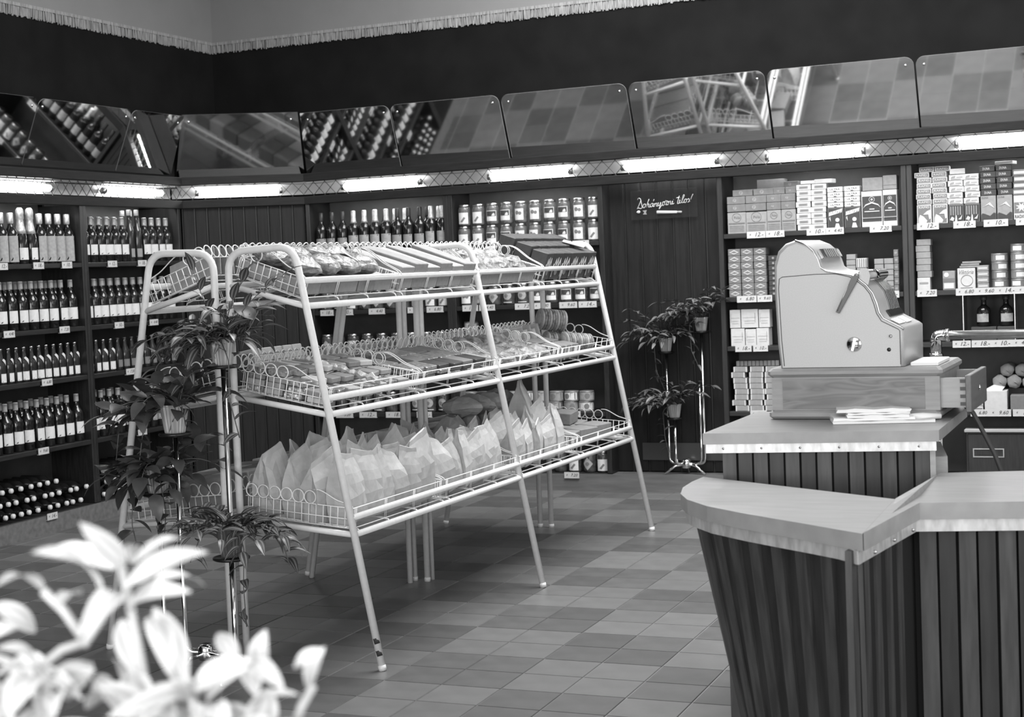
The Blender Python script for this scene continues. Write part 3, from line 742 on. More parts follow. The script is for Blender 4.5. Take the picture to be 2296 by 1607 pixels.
ultra = [('panel', .04, .02, .96, .98, M_cardD), ('poly', [(.08, .62), (.90, .78), (.95, .96), (.10, .80)], M_print), ('text', 'ULTRA', .5, .79, .68, .14, M_inkM, .3), ('disc', .62, .42, .13, M_print), ('poly', [(.45, .02), (.80, .02), (.70, .25), (.52, .25)], M_print), ('poly', [(.1, .5), (.2, .35), (.16, .6)], M_print)]
for i, (a, b_) in enumerate(((.763, .857), (.862, .957))):
    carton(a, b_, z1, z1+.125, .07, M_cardM, ultra, 'dark carton with slanted title band, %s of the pair, %s' % (['left', 'right'][i], TOPB), GA)
    for r in range(4):
        carton(a+.002, b_-.001, z1+.1265+.031*r, z1+.1265+.031*(r+1)-.001, .085, M_cardP, [('text', 'ULTRA', .5, .55, .66, .36, M_ink), ('panel', .42, .08, .58, .22, M_ink)], 'pale flat packet, %s up above the %s slanted-title carton' % (ORD[r], ['left', 'right'][i]), GA)
big = lambda: [('panel', .04, .15, .96, .86, M_cardD), ('ring', .5, .77, .13, M_print), ('disc', .5, .77, .05, M_print), ('panel', .38, .487, .62, .513, M_print), ('panel', .14, .425, .86, .448, M_print), ('poly', [(.06, .52), (.2, .60), (.5, .66), (.8, .60), (.94, .52), (.8, .635), (.5, .70), (.2, .635)], M_print), ('panel', .04, .24, .96, .27, M_cardG)]
carton(.962, 1.083, z1, z1+.212, .09, M_cardP, big(), 'tall pale carton with dark front panel, left one, top shelf right of packets', GA)
carton(1.086, 1.168, z1, z1+.215, .09, M_cardP, big(), 'tall pale carton with dark front panel, right one beside the post', GA)
carton(.968, 1.085, z1+.214, z1+.292, .10, M_cardB, [], 'plain brown carton lying on the left tall dark-fronted carton', GA, rz=.06)
carton(1.088, 1.168, z1+.217, z1+.300, .10, M_cardB, [('panel', 0, .30, 1, .33, M_cardM)], 'plain brown carton lying on the right tall dark-fronted carton', GA)

# wash-powder boxes, far right bay
GR = 'wash-powder boxes on the far right shelf'
FR = 'far right top shelf'
RX = [1.277, 1.365, 1.457, 1.545, 1.634, 1.72, 1.810]
rapid = [('panel', .07, .05, .93, .96, M_cardM), ('text', 'RAPID', .5, .88, .72, .10, M_print), ('poly', [(.12, .06), (.62, .04), (.70, .18), (.45, .40), (.22, .50), (.12, .30)], M_print), ('poly', [(.42, .5), (.7, .68), (.92, .74), (.95, .3), (.84, .24), (.78, .5)], M_print)]
rapf = [('panel', .06, .16, .94, .84, M_cardM), ('text', 'RAPID', .5, .5, .72, .34, M_print)]
goose = [('panel', .04, .04, .96, .95, M_cardD)]+[('panel', .1+.16*k, .42, .17+.16*k, .9, M_cardG) for k in range(5)]+[('poly', [(.06, .16), (.3, .1), (.36, .26), (.2, .34)], M_print), ('poly', [(.4, .06), (.56, .08), (.52, .4), (.46, .42)], M_print), ('poly', [(.62, .18), (.82, .16), (.9, .44), (.8, .30)], M_print)]
goof = [('poly', [(.12, .35), (.4, .45), (.42, .8), (.18, .7)], M_cardG), ('panel', .5, .5, .9, .6, M_cardG), ('panel', .12, .2, .8, .28, M_cardG)]
duna = [('poly', [(0.02, .03), (.98, .03), (.98, .30), (.85, .33), (.6, .20), (.3, .28), (.1, .32), (.02, .26)], M_cardD), ('text', 'DUNA', .28, .93, .42, .08, M_inkM), ('poly', [(.05, .55), (.5, .66), (.9, .5), (.6, .74), (.3, .62)], M_paper)]
dunf = [('text', 'DUNA', .45, .5, .46, .44, M_print)]
radi = [('panel', .03, .27, .97, .72, M_cardM), ('poly', [(.5+.42*math.cos(k*PI/8)*(1 if k % 2 else .4), .52+.22*math.sin(k*PI/8)*(1 if k % 2 else .4)) for k in range(16)], M_print), ('text', 'RADION', .5, .13, .86, .14, M_ink)]
kinds = [('boxed powder with baby picture', rapid, rapf, M_cardP, M_cardP, .113, 7, .0315), ('boxed powder with geese picture', goose, goof, M_cardM, M_cardP, .106, 5, .0345), ('boxed powder with mountain picture', duna, dunf, M_cardG, M_cardD, .146, 5, .0345), ('boxed powder with starburst', radi, [('panel', .05, .3, 1, .75, M_print)], M_cardP, M_cardM, .138, 4, .037)]
for kd, (nm, df, ff, mf, mfl, hh, nfl, fh) in enumerate(kinds):
    for s in range(2):
        a = RX[0]+.0887*(kd*2+s); b_ = a+.084
        sd = 'left' if s == 0 else 'right'
        carton(a, b_, z1, z1+hh, .055, mf, df, '%s, upright, %s of the pair, %s' % (nm, sd, FR), GR)
        zz = z1+hh+.001
        for r in range(nfl):
            j = RND.uniform(-.006, .006)+( .012 if (kd == 0 and r == nfl-1) else -.006 if kd == 0 and r == nfl-2 else 0)
            carton(a+j, b_+j, zz, zz+fh-.001, .11, mfl, ff, 'flat box, %s up on %s %s' % (ORD[r], sd, nm.replace('boxed powder with ', '')+' stack'), GR, rz=RND.uniform(-.06, .06))
            zz += fh
carton(1.46, 1.545, z1+.281, z1+.313, .08, M_cardP, [], 'loose pale box on top of the geese picture stacks', GR, rz=.15)
carton(1.72, 1.82, z1+.3205, z1+.340, .09, M_cardP, [], 'loose white box tilted on top of mountain picture stacks', GR, rz=-.2)

# second shelf behind the register
z2 = ZS[1]+.001
GE = 'small cartons with emblem in a wall of three columns'
emb = [('poly', [(.12, .5), (.3, .66), (.5, .84), (.7, .66), (.88, .5), (.7, .36), (.5, .18), (.3, .36)], M_print), ('poly', [(.2, .5), (.34, .60), (.5, .72), (.66, .60), (.8, .5), (.66, .43), (.5, .34), (.34, .43)], M_cardM), ('panel', .4, .24, .6, .33, M_print)]
for col in range(3):
    for r in range(7):
        j = RND.uniform(-.002, .002)
        carton(.155+.078*col+j, .231+.078*col+j, z2+.0425*r, z2+.0425*(r+1)-.0005, .10, M_cardM, emb, 'grey emblem carton, column %s, %s up, left of the register' % (['one', 'two', 'three'][col], ORD[r]), GE)
GS = 'small packets on the second shelf behind the register'
for r in range(8):
    carton(.40, .46, z2+.031*r, z2+.031*(r+1)-.001, .09, M_cardD, [('disc', .5, .5, .12, M_cardG)], 'dark small box, %s up, in dark column beside emblem cartons' % ORD[r], GS)
for c_i, x in enumerate((.865, 1.026, 1.083)):
    for r in range(6 if c_i else 7):
        hh = .0335
        carton(x, x+.054, z2+hh*r, z2+hh*(r+1)-.001, .09, M_cardG, [('panel', 0, .04, 1, .1, M_cardM)], 'grey flat packet, %s up, %s column above register keys' % (ORD[r], ['left', 'middle', 'right'][c_i]), GS)
for r in range(6):
    carton(1.138, 1.166, z2+.042*r, z2+.042*(r+1)-.001, .07, M_cardM, [('disc', .5, .5, .3, M_cardG)], 'tiny box with pale dot, %s up, beside the dark post' % ORD[r], GS)
carton(.925, .985, z2, z2+.150, .07, M_cardG, [], 'grey carton under the striped packet on second shelf', GS)
carton(.922, .985, z2+.151, z2+.208, .06, M_cardP, [('panel', .08+.2*k, .05, .16+.2*k, .95, M_cardM) for k in range(5)], 'pale packet with dark vertical stripes above the register keys', GS)

# second shelf, far right
GQ = 'goods on the second shelf at far right'
carton(1.268, 1.342, z2, z2+.078, .09, M_cardP, [('panel', .16, .52, .84, .66, M_cardG)], 'pale carton at the foot of the tall grey box stack', GQ)
for r in range(6):
    j = RND.uniform(-.003, .004)
    carton(1.266+j, 1.348+j, z2+.079+.0375*r, z2+.079+.0375*(r+1)-.001, .11, M_cardG, [], 'plain grey box, %s up in tall stack on pale carton' % ORD[r], GQ)
carton(1.412, 1.482, z2, z2+.112, .05, M_cardG, [('panel', 0, .42, 1, .62, M_cardM), ('disc', .3, .8, .2, M_print), ('panel', .1, .08, .9, .36, M_print)], 'small carton with pale blotch left of the white carton', GQ)
carton(1.493, 1.593, z2, z2+.124, .06, M_cardP, [('text', 'Viktória', .5, .82, .8, .2, M_inkM, .4), ('ring', .52, .42, .33, M_inkM), ('panel', .16, .04, .84, .09, M_inkM)], 'white carton with slanted script and ring drawing', GQ)
for r in range(3):
    carton(1.506+.006*r, 1.606+.008*r, z2+.126+.0125*r, z2+.126+.0125*(r+1)-.001, .08, M_cardG, [], 'thin flat packet, %s up, lying on the white script carton' % ORD[r], GQ, rz=.05*r)
for r in range(4):
    carton(1.602, 1.666, z2+.0345*r, z2+.0345*(r+1)-.001, .06, M_cardG, [('panel', .1, .35, .9, .65, M_cardP)], 'small grey packet, %s up, between white carton and tins' % ORD[r], GQ)
tinB = tin_mesh(.046, .050); tlB = arc_mesh('tin_label', [(-.066, .008), (.066, .008), (.066, .042), (-.066, .042)], .0465, M_cardM); tlP = arc_mesh('label_motif', rectp(.05, .012, .038), .0469, M_paper)
for s_i, (x, n) in enumerate(((1.722, 4), (1.828, 5))):
    for r in range(n):
        o = tag(inst(tinB, 'food_tin', None, T(x, YF+.09, z2+.0505*r, rz=RND.uniform(-.5, .5))), 'flat round tin, %s up in %s tin stack, far right second shelf' % (ORD[r], ['left', 'right'][s_i]), 'tin', GQ)
        inst(tlB, 'tin_label', o); inst(tlP, 'label_motif', o)

# third shelf: paper packets behind the register; bottles and dividers at far right
z3 = ZS[2]+.001
GP = 'pale paper packets on the third shelf'
for i, (a, b_, c0, c1_) in enumerate(((.155, .242, 0, .110), (.245, .312, 0, .105), (.314, .392, 0, .110), (.152, .219, .112, .226), (.222, .327, .112, .228), (.330, .398, .112, .224))):
    carton(a, b_, z3+c0, z3+c1_-.001, .09, M_cardP, [('panel', .1, .55, .9, .56, M_cardG), ('panel', .12, .3, .12+.012, .8, M_cardM) if i % 2 else ('panel', .82, .3, .84, .8, M_cardM), ('panel', .2, .38, .8, .39, M_cardG), ('panel', .2, .26, .8, .27, M_cardG)], 'pale paper packet, %s from left in %s tier beside register' % (ORD[i % 3], 'lower' if i < 3 else 'upper'), GP)
GF = 'flask bottles at far right'
put_bottle('flask', T(1.63, YF+.08, z3+.085), 'dark flask bottle with pale label, left of the two above pipe', GF)
put_bottle('flask', T(1.752, YF+.08, z3+.085), 'dark flask bottle with pale label, right of the two above pipe', GF)
carton(1.56, 1.70, z3, z3+.083, .1, M_cardD, [], 'dark carton under the left flask bottle', GF)
carton(1.705, 1.80, z3, z3+.083, .1, M_cardD, [], 'dark carton under the right flask bottle', GF)
for i, x in enumerate((1.5225, 1.7915 + .012)):
    tag(MB().cbox(x-.003, x+.003, YF+.01, YF+.2, z3, ZS[1]-.03, .001).build('shelf_divider', M_steel), 'thin metal shelf divider %s the flask bottles' % ['left of', 'right of'][i], 'divider', 'shelf dividers')

# fourth shelf: soap bars, rolls, napkins
z4 = ZS[3]+.001
GB = 'wrapped bars stacked on the fourth shelf'
for r in range(8):
    for c_i in range(3):
        j = RND.uniform(-.012, .012)
        a = .158+.098*c_i+j
        if a < .150: a = .150
        o = carton(a, a+.086, z4+.0345*r, z4+.0345*(r+1)-.001, .06, M_cardG, [('panel', .0, .0, .1, 1, M_cardP), ('panel', .9, .0, 1, 1, M_cardP)], 'wrapped grey bar with pale ends, row %s from bottom, %s from left' % (ORD[r], ORD[c_i]), GB)
for i in range(11):
    carton(.18+.024*i, .203+.024*i, z4+.277, z4+.31, .05, M_cardM, [], 'small upright wrapped bar, %s from left on the soap bar wall' % ORD[i], GB, front=YF+.04)
GN = 'goods on the fourth shelf at far right'
o = tag(MB().cbox(-.062, .062, -.05, .05, 0, .112, .002).build('napkin_box', M_cardP, None, T(1.688, YF+.085, z4)), 'white open box of napkins on the lower right shelf', 'box', GN)
for i in range(5):
    MB().add([(-.05, 0, 0), (.03, 0, 0), (.05, 0, .03), (-.01, 0, .042), (-.05, .004, .02), (-.05, .012, 0), (.03, .012, 0), (.05, .012, .03), (-.01, .012, .042), (-.05, .014, .02)], [(0, 1, 2, 3, 4), (9, 8, 7, 6, 5), (0, 5, 6, 1), (1, 6, 7, 2), (2, 7, 8, 3), (3, 8, 9, 4), (4, 9, 5, 0)]).build('napkin', M_sheet, o, T(-.004, -.038+.017*i, .10))
carton(1.765, 1.875, z4, z4+.085, .12, M_cardM, [], 'plain grey box right of the white napkin box', GN)
for r in range(4):
    carton(1.565, 1.617, z4+.0235*r, z4+.0235*(r+1)-.001, .07, M_cardP, [('panel', .1, .3, .9, .55, M_cardM)], 'small printed packet, %s up, left of napkin box' % ORD[r], GN)
def roll(x, y, z, r, L, label):
    b = MB(); prof = [(0, 0), (r*.5, .002), (r*.95, .008), (r, .02), (r, L-.01), (r*.9, L), (0, L)]
    b.lathe(prof, 14)
    for i, v in enumerate(b.v):
        k = 1+.07*math.sin(i*2.3); b.v[i] = (v[0]*k, v[1]*k, v[2])
    o = tag(b.build('paper_roll', M_bagD, None, T(x, y, z, rx=-PI/2, rz=RND.uniform(-.1, .1))), label, 'paper roll', 'wrapped paper rolls')
    MB().tube([(0, 0, -.003), (r*.25, r*.1, -.002), (r*.6, r*.5, .001)], .004, 5).build('twisted_end', M_bagD, o)
for x, z, r, lb in ((1.705, .669, .040, 'lower left'), (1.786, .669, .040, 'lower middle'), (1.862, .665, .036, 'lower right'), (1.745, .737, .038, 'upper left'), (1.826, .735, .037, 'upper right')):
    roll(x, YF+.10, z, r, .16, 'wrapped brown paper roll, %s of the pile above napkins' % lb)
carton(1.66, 1.885, z4+.0, z4+.117, .10, M_cardD, [], 'dark carton behind the napkins carrying the paper rolls', GN, front=YF+.175)

# drawer chest under the far right bay
dc = thing('drawer_chest', 'low dark wooden drawer chest at lower right', 'drawer chest', (1.52, YF-.015, 0))
MB().cbox(0, .80, .015, .10, ZS[4]+.0, .385, .004).build('body', M_darkwood, dc)
MB().cbox(-.005, .80, -.01, .10, .386, .402, .002).build('top_edge', M_pine, dc)
for i in range(2):
    d = MB().cbox(.012+.39*i, .385+.39*i, 0, .016, ZS[4]+.04, .375, .003).build('drawer', M_darkwood, dc)
    MB().b2(.04+.39*i, .21+.39*i, -.004, 0, .240, .246).b2(.04+.39*i, .21+.39*i, -.004, 0, .286, .292).b2(.04+.39*i, .046+.39*i, -.004, 0, .246, .286).b2(.204+.39*i, .21+.39*i, -.004, 0, .246, .286).build('label_holder', M_steel, d)
    MB().b2(.066+.39*i, .15+.39*i, -.0025, 0, .255, .277).build('handle_plate', M_darkwood, d)

# ================================================================== THE DOUBLE-SIDED WIRE RACK
RROT = -.033
LEV = [(1.35, 1.445, .27), (.945, 1.005, .17), (.50, .562, .085)]     # lower bar z, upper bar z, slope of the tray
XO = lambda z: .585-.19*z                                           # outer leg
SEC = 1.61                                                          # length of one section
def rack(label, M, extra):
    t = thing('display_rack', label, 'display rack', M=M)
    for i, y in enumerate((0, SEC, 2*SEC)):
        pts = fillet([(0, y, 0), (0, y, 1.565), (XO(1.565)+.002, y, 1.575), (XO(0), y, 0)], .085, 6)
        f = MB().tube(pts, .0145, 10).build('leg_frame', M_white, t)
        for px, ang in ((0, 0), (XO(0), 0)):
            MB().tube([(px, y, .001), (px+(0 if px == 0 else -.19*.02), y, .02)], .0155, 10).build('foot_ferrule', M_white, f)
        if i == 0:
            for zz, rr in ((.10, .0149), (.055, .0149)):
                MB().tube([(XO(zz)+.003, y-.0035, zz), (XO(zz+.018)+.0, y-.003, zz+.02)], .0125, 7).build('paint_chip', M_chip, f)
        for lz, uz, sl in LEV:
            MB().tube([(0, y, lz+sl*XO(lz)), (XO(lz), y, lz)], .0115, 8).build('end_bar', M_white, t)
    for y, xo in extra:
        pts = fillet([(.0, y, 0), (0, y, 1.555), (XO(1.555)+xo, y, 1.565), (XO(0)+xo, y, 0)], .085, 6) if xo is not None else [(0, y, 0), (0, y, 1.45)]
        MB().tube(pts, .0135, 8).build('leg_frame', M_white, t)
    for lz, uz, sl in LEV:
        MB().tube([(XO(lz), 0, lz), (XO(lz), 2*SEC, lz)], .0125, 8).build('lower_bar', M_white, t)
        MB().tube([(XO(uz)+.004, 0, uz), (XO(uz)+.004, 2*SEC, uz)], .0125, 8).build('upper_bar', M_white, t)
        MB().tube([(0, 0, lz+sl*XO(lz)), (0, 2*SEC, lz+sl*XO(lz))], .0105, 8).build('rear_bar', M_white, t)
    return t
M_R = T(-.648, .146, 0, rz=RROT)
M_Lr = T(-.648, .146, 0, rz=RROT) @ T(-.066, 2*SEC, 0, rz=PI)
rack('white tubular display rack, aisle side facing the cash desk', M_R, [(SEC+.05, None)])
rack('white tubular display rack, far side facing the bottle wall', M_Lr, [(SEC+.05, -.05)])

WR = .0021
ring_me = {}
def basket_meshes(D, L):
    H = .075
    b = MB()
    # rims
    for z in (H, 0.):
        b.tube([(0, 0, z), (D, 0, z), (D, L, z), (0, L, z)], WR, 5, True)
    for y in (0, L):
        b.tube([(0, y, H*.45), (D, y, H*.45)], WR, 5)
    # upright wires, bent under as floor wires
    n = max(8, int(D/.029))
    for i in range(1, n):
        x = D*i/n
        if i % 4 == 2 and x < D*.8: b.tube([(x, 0, H), (x, 0, .004), (x, .012, 0), (x, L-.012, 0), (x, L, .004), (x, L, H)], WR, 4)
        else:
            b.tube([(x, 0, H), (x, 0, .003), (x, .004, 0), (x, .018, 0)], WR, 4)
            b.tube([(x, L, H), (x, L, .003), (x, L-.004, 0), (x, L-.018, 0)], WR, 4)
    m = int(L/.2)
    for j in range(m+1):
        y = .02+(L-.04)*j/m
        for dy in (0, .012):
            b.tube([(0, y+dy, H), (0, y+dy, 0), (D, y+dy, 0), (D, y+dy, H)], WR, 4)
        b.tube([(D-.03, y+.006, -.004), (D+.012, y+.006, -.004), (D+.022, y+.006, -.014)], WR*1.5, 5)
    grid = b.mesh('wire_grid', M_white)
    # swan-neck wire at both ends, from the last ring down to the front corner
    rr = .0245
    nring = max(2, int((D-.15)/(2*rr+.002)))
    x0 = nring*(2*rr+.002)
    sw = []
    for y in (0, L):
        pts = []
        for k in range(13):
            u = k/12; x = x0-.012+(D-.012-x0+.012)*u
            pts.append((x, y, H+.012+(.042)*(.5+.5*math.cos(PI*min(1, u*1.35)))+(.012*math.sin(PI*u))))
        pts += [(D, y, H+.006), (D, y, H)]
        sw.append(MB().tube(pts, WR*1.15, 5).mesh('swan_neck_wire', M_white))
    return grid, sw, nring, rr, x0
ringm = MB().tube([(.0245*math.cos(2*PI*k/20), 0, .0245*math.sin(2*PI*k/20)) for k in range(20)], WR*1.15, 5, True).mesh('ring', M_white)
BASK = {}
def basket(label, rackM, lev, sec, half, D, group):
    lz, uz, sl = LEV[lev]
    L = SEC/2-.022
    if lev not in BASK: BASK[lev] = basket_meshes(D, L)
    grid, sw, nring, rr, x0 = BASK[lev]
    ang = math.atan(sl+(.075, .022, 0)[lev])
    zin = lz+sl*XO(lz)+(.040, .026, .018)[lev]
    y0 = sec*SEC+half*(SEC/2)+.011
    Mb = rackM @ T(.016, y0, zin, ry=ang)
    t = thing('wire_basket', label, 'wire basket', M=Mb, group=group)
    inst(grid, 'wire_grid', t); [inst(q_, 'swan_neck_wire', t) for q_ in sw]
    H = .075
    for y in (0, L):
        for k in range(nring):
            inst(ringm, 'ring', t, T(rr+.001+k*(2*rr+.002), y, H+rr))
    nb = int(L/(2*rr+.001))
    for k in range(nb):
        inst(ringm, 'ring', t, T(0, rr+.004+k*(L-2*rr-.008)/(nb-1), H+rr, rz=PI/2))
    return Mb, L, D
TIER = ['top', 'middle', 'bottom']; POS = ['nearest', 'second', 'third', 'farthest']
DEP = [XO(1.35)-.028, XO(.945)-.028, XO(.50)-.028]
BR, BL = {}, {}
for lev in range(3):
    for s in range(2):
        for h_ in range(2):
            i = s*2+h_
            BR[lev, i] = basket('white wire basket with ring border, aisle side, %s tier, %s from plants' % (TIER[lev], POS[i]), M_R, lev, s, h_, DEP[lev], 'wire baskets on the rack')
            j = 3-i
            BL[lev, j] = basket('white wire basket with ring border, bottle-wall side, %s tier, %s from plants' % (TIER[lev], POS[j]), M_Lr, lev, s, h_, DEP[lev], 'wire baskets on the rack')

# ------------------------------------------------------------------ what lies in the baskets
def flat_item(Mb, x, y, z, w, d, h, mt, label, group, rz=0., rx=0., ry=0., decs=(), name='packet', c=.003, cat='packet'):
    o = tag(inst(box_mesh(w, d, h, mt, c), name, None, Mb @ T(x, y, z, rx, ry, rz)), label, cat, group)
    if decs: decor(o, w, h, d, decs)
    return o
_lump = {}
def lump_mesh(w, d, h, mt, seed, nm='pouch'):
    k = (w, d, h, mt.name, seed)
    if k in _lump: return _lump[k]
    r = random.Random(seed); b = MB(); n, m_ = 12, 7; vs = []; fs = []
    for i in range(m_):
        t = i/(m_-1); zz = h*t
        sc = math.sin(PI*min(.97, max(.03, t)))**.45
        for k_ in range(n):
            a = 2*PI*k_/n
            ca, sa = math.cos(a), math.sin(a)
            q = (abs(ca)**4+abs(sa)**4)**-.25
            j = 1+r.uniform(-.10, .10)
            vs.append((w/2*ca*q*sc*j, d/2*sa*q*sc*j, zz+r.uniform(-.05, .05)*h))
    for i in range(m_-1):
        for k_ in range(n):
            l = (k_+1) % n; fs.append((i*n+k_, i*n+l, i*n+n+l, i*n+n+k_))
    fs.append(tuple(range(n-1, -1, -1))); fs.append(tuple((m_-1)*n+k_ for k_ in range(n)))
    _lump[k] = b.add(vs, fs, 0, False).mesh(nm, mt)
    return _lump[k]
def pouch(Mb, x, y, z, w, d, h, mt, seed, label, group, rz=0., rx=0., ry=0.):
    return tag(inst(lump_mesh(w, d, h, mt, seed % 5), 'pouch', None, Mb @ T(x, y, z, rx, ry, rz)), label, 'bag', group)
def bag_mesh(seed, mt, w=.135, d=.075, h=.235):
    k = ('bag', seed, mt.name)
    if k in _lump: return _lump[k]
    r = random.Random(seed*7+3); b = MB(); vs = []; fs = []
    # rings of 14 points: square bottom, bulging belly, gathered shoulder, flat folded top with a raised corner
    prof = [(0, 1, 1), (.03, 1.02, 1.05), (.2, 1.05, 1.12), (.38, 1.06, 1.15), (.55, 1.03, 1.02), (.70, .98, .74), (.82, .90, .42), (.92, .86, .16), (1.0, .78, .08)]
    base = [(-.5, -.5), (-.25, -.52), (0, -.53), (.25, -.52), (.5, -.5), (.53, -.17), (.53, .17), (.5, .5), (.25, .52), (0, .53), (-.25, .52), (-.5, .5), (-.53, .17), (-.53, -.17)]
    lean = r.uniform(-.25, .25); tilt = r.choice((-1, 1))*r.uniform(.05, .42); bulge = [r.uniform(-.05, .05) for _ in range(14)]
    n = 14
    for i, (t, sw_, sd) in enumerate(prof):
        for q, (x, y) in enumerate(base):
            am = min(1, t*3)
            jx, jy = r.uniform(-.015, .015)*am+bulge[q]*am*.5, (r.uniform(-.045, .045)+bulge[q])*am
            zz = h*t+(tilt*x*w*(t-.5)*2 if t > .5 else 0)+r.uniform(-.012, .012)*h*am
            yy = d*y*sd+jy*d*max(.25, sd)+(lean*d*(t-.6)*2.5 if t > .6 else 0)
            x_ = x*(1-.12*am) if abs(y) < .2 and abs(x) > .5 and t > .3 else x
            vs.append((w*x_*sw_+jx*w, yy, zz))
    for i in range(len(prof)-1):
        for q in range(n):
            l = (q+1) % n
            if r.random() < .5: fs += [(i*n+q, i*n+l, i*n+n+l), (i*n+q, i*n+n+l, i*n+n+q)]
            else: fs += [(i*n+q, i*n+l, i*n+n+q), (i*n+l, i*n+n+l, i*n+n+q)]
    fs.append(tuple(range(n-1, -1, -1))); fs.append(tuple((len(prof)-1)*n+q for q in range(n)))
    _lump[k] = b.add(vs, fs, 0, False).mesh('paper_bag', mt)
    return _lump[k]
def bag(Mb, x, y, z, seed, mt, label, group, rz=0., rx=0., ry=0., sc=1.):
    return tag(inst(bag_mesh(seed % 9, mt), 'paper_bag', None, Mb @ T(x, y, z, rx, ry, rz) @ Matrix.Scale(sc, 4)), label, 'paper bag', group)
def near(lev, i, side='aisle side'): return '%s basket, %s tier, %s' % (POS[i], TIER[lev], side)

# bottom tier: paper bags standing upright
GBAG = 'paper bags standing in the bottom tier baskets'
def bags(i, nx, ny, mt, sc0, x0, dx, lean=0., skip=()):
    Mb, L, D = BR[2, i]; n = 0
    for a in range(nx):
        for b_ in range(ny):
            if (a, b_) in skip: continue
            x = x0+dx*a; y = .095+(L-.19)*(b_+(.35 if a % 2 else 0))/(ny-1+.35)
            bag(Mb, x, y, .003, RND.randrange(9), mt, 'upright paper bag, row %s, %s along, %s' % (['one', 'two', 'three', 'four'][a], ORD[b_], near(2, i)), GBAG,
                rz=PI/2+RND.uniform(-.32, .32), ry=-.085+RND.uniform(-.10, .10)-lean, rx=RND.uniform(-.12, .12), sc=sc0*RND.uniform(.86, 1.12))
bags(0, 4, 6, M_bag, 1.05, .085, .098)
bags(1, 4, 6, M_bag, .92, .085, .098, .12)
bags(2, 3, 5, M_bag, .95, .17, .11)
Mb, L, D = BR[2, 2]
for k in range(5):
    pouch(Mb, .07+.03*(k % 2), .10+.14*k, .0, .17, .16, .22, M_bagD, k, 'large brown pack, rear, %s along, %s' % (ORD[k], near(2, 2)), 'brown packs in the bottom tier', rz=RND.uniform(-.4, .4))
for k in range(4):
    pouch(Mb, .10, .16+.15*k, .215, .19, .13, .09, M_bagD, k+1, 'brown pack on top, %s along, %s' % (ORD[k], near(2, 2)), 'brown packs in the bottom tier', rz=RND.uniform(-.6, .6), rx=RND.uniform(-.2, .2))
bag(Mb, .2, L-.12, .02, 3, M_bag, 'tall pointed pale paper bag at the far end of third bottom basket', GBAG, rz=PI/2+.3, ry=-.1, sc=1.45)
Mb, L, D = BR[2, 3]
for k in range(9):
    a, b_ = k % 3, k//3
    flat_item(Mb, .10+.12*a, .12+.22*b_, .006+.0*k, .11, .19, .075, [M_cardM, M_cardG, M_cardB][k % 3], 'grey packet, row %s, %s along, %s' % (['one', 'two', 'three'][a], ORD[b_], near(2, 3)), 'packets in the bottom tier', rz=RND.uniform(-.15, .15), decs=[('panel', .2, .2, .8, .7, M_cardG)])
for k in range(4):
    flat_item(Mb, .11+.09*(k % 2), .2+.24*(k//2), .084, .13, .2, .06, [M_cardM, M_cardB][k % 2], 'grey packet on top, %s along, %s' % (['one', 'two', 'three', 'four'][k], near(2, 3)), 'packets in the bottom tier', rz=RND.uniform(-.3, .3))

# middle tier
GMID = 'sweets and bars in the middle tier baskets'
Mb, L, D = BR[1, 0]
for a in range(4):
    for b_ in range(7):
        z = .006
        for lay_ in range(4 if a < 2 else 3 if a < 3 else 2):
            mt = RND.choice([M_cardP, M_cardG, M_paper2, M_foilbar, M_cardB, M_cello])
            flat_item(Mb, .05+.088*a+RND.uniform(-.008, .008), .06+.108*b_+RND.uniform(-.01, .01), z, .074, .086, .022, mt, 'flat sweet bar, row %s, %s along, layer %s, %s' % (['one', 'two', 'three', 'four'][a], ORD[b_], ['one', 'two', 'three', 'four'][lay_], near(1, 0)), GMID, rz=RND.uniform(-.25, .25))
            z += .023
flat_item(Mb, .06, .30, .085, .11, .06, .002, M_tag, 'pale handwritten price card standing in nearest middle tier basket', GMID, rx=-.6, rz=.4, name='price_card', c=.0005, cat='price card', decs=())
def foil_rope(Mb, p0, p1, label):
    b = MB(); p0, p1 = Vector(p0), Vector(p1); n = 26
    pts = [p0.lerp(p1, k/n)+Vector((0, RND.uniform(-.006, .006), RND.uniform(-.003, .006))) for k in range(n+1)]
    b.tube(pts, [.010+.004*((k*7) % 3) for k in range(n+1)], 6, sm=False)
    tag(b.build('foil_garland', M_foil, None, Mb), label, 'garland')
foil_rope(Mb, (.03, .40, .10), (D-.02, .47, .065), 'crumpled foil garland lying across the nearest middle tier basket')
Mb, L, D = BR[1, 1]
for a in range(3):
    for b_ in range(6):
        for lay_ in range(4):
            flat_item(Mb, .06+.11*a+RND.uniform(-.01, .01), .07+.125*b_+RND.uniform(-.012, .012), .005+.0185*lay_, .105, .115, .018, RND.choice([M_foilbar, M_cardM, M_foilbar, M_cardD]), 'dark foil bar, row %s, %s along, layer %s, %s' % (['one', 'two', 'three'][a], ORD[b_], ['one', 'two', 'three', 'four'][lay_], near(1, 1)), GMID, rz=RND.uniform(-.14, .14))
Mb, L, D = BR[1, 2]
for a in range(3):
    for b_ in range(5):
        pouch(Mb, .07+.11*a, .09+.15*b_, .003, .13, .15, .085+.02*(a == 0), M_cello, a+b_, 'cellophane bag, row %s, %s along, %s' % (['one', 'two', 'three'][a], ORD[b_], near(1, 2)), GMID, rz=RND.uniform(-.4, .4))
Mb, L, D = BR[1, 3]
pkt = [('panel', .55, .15, .88, .85, M_paper), ('panel', .06, 0, .12, 1, M_paper), ('panel', .18, 0, .22, 1, M_paper)]
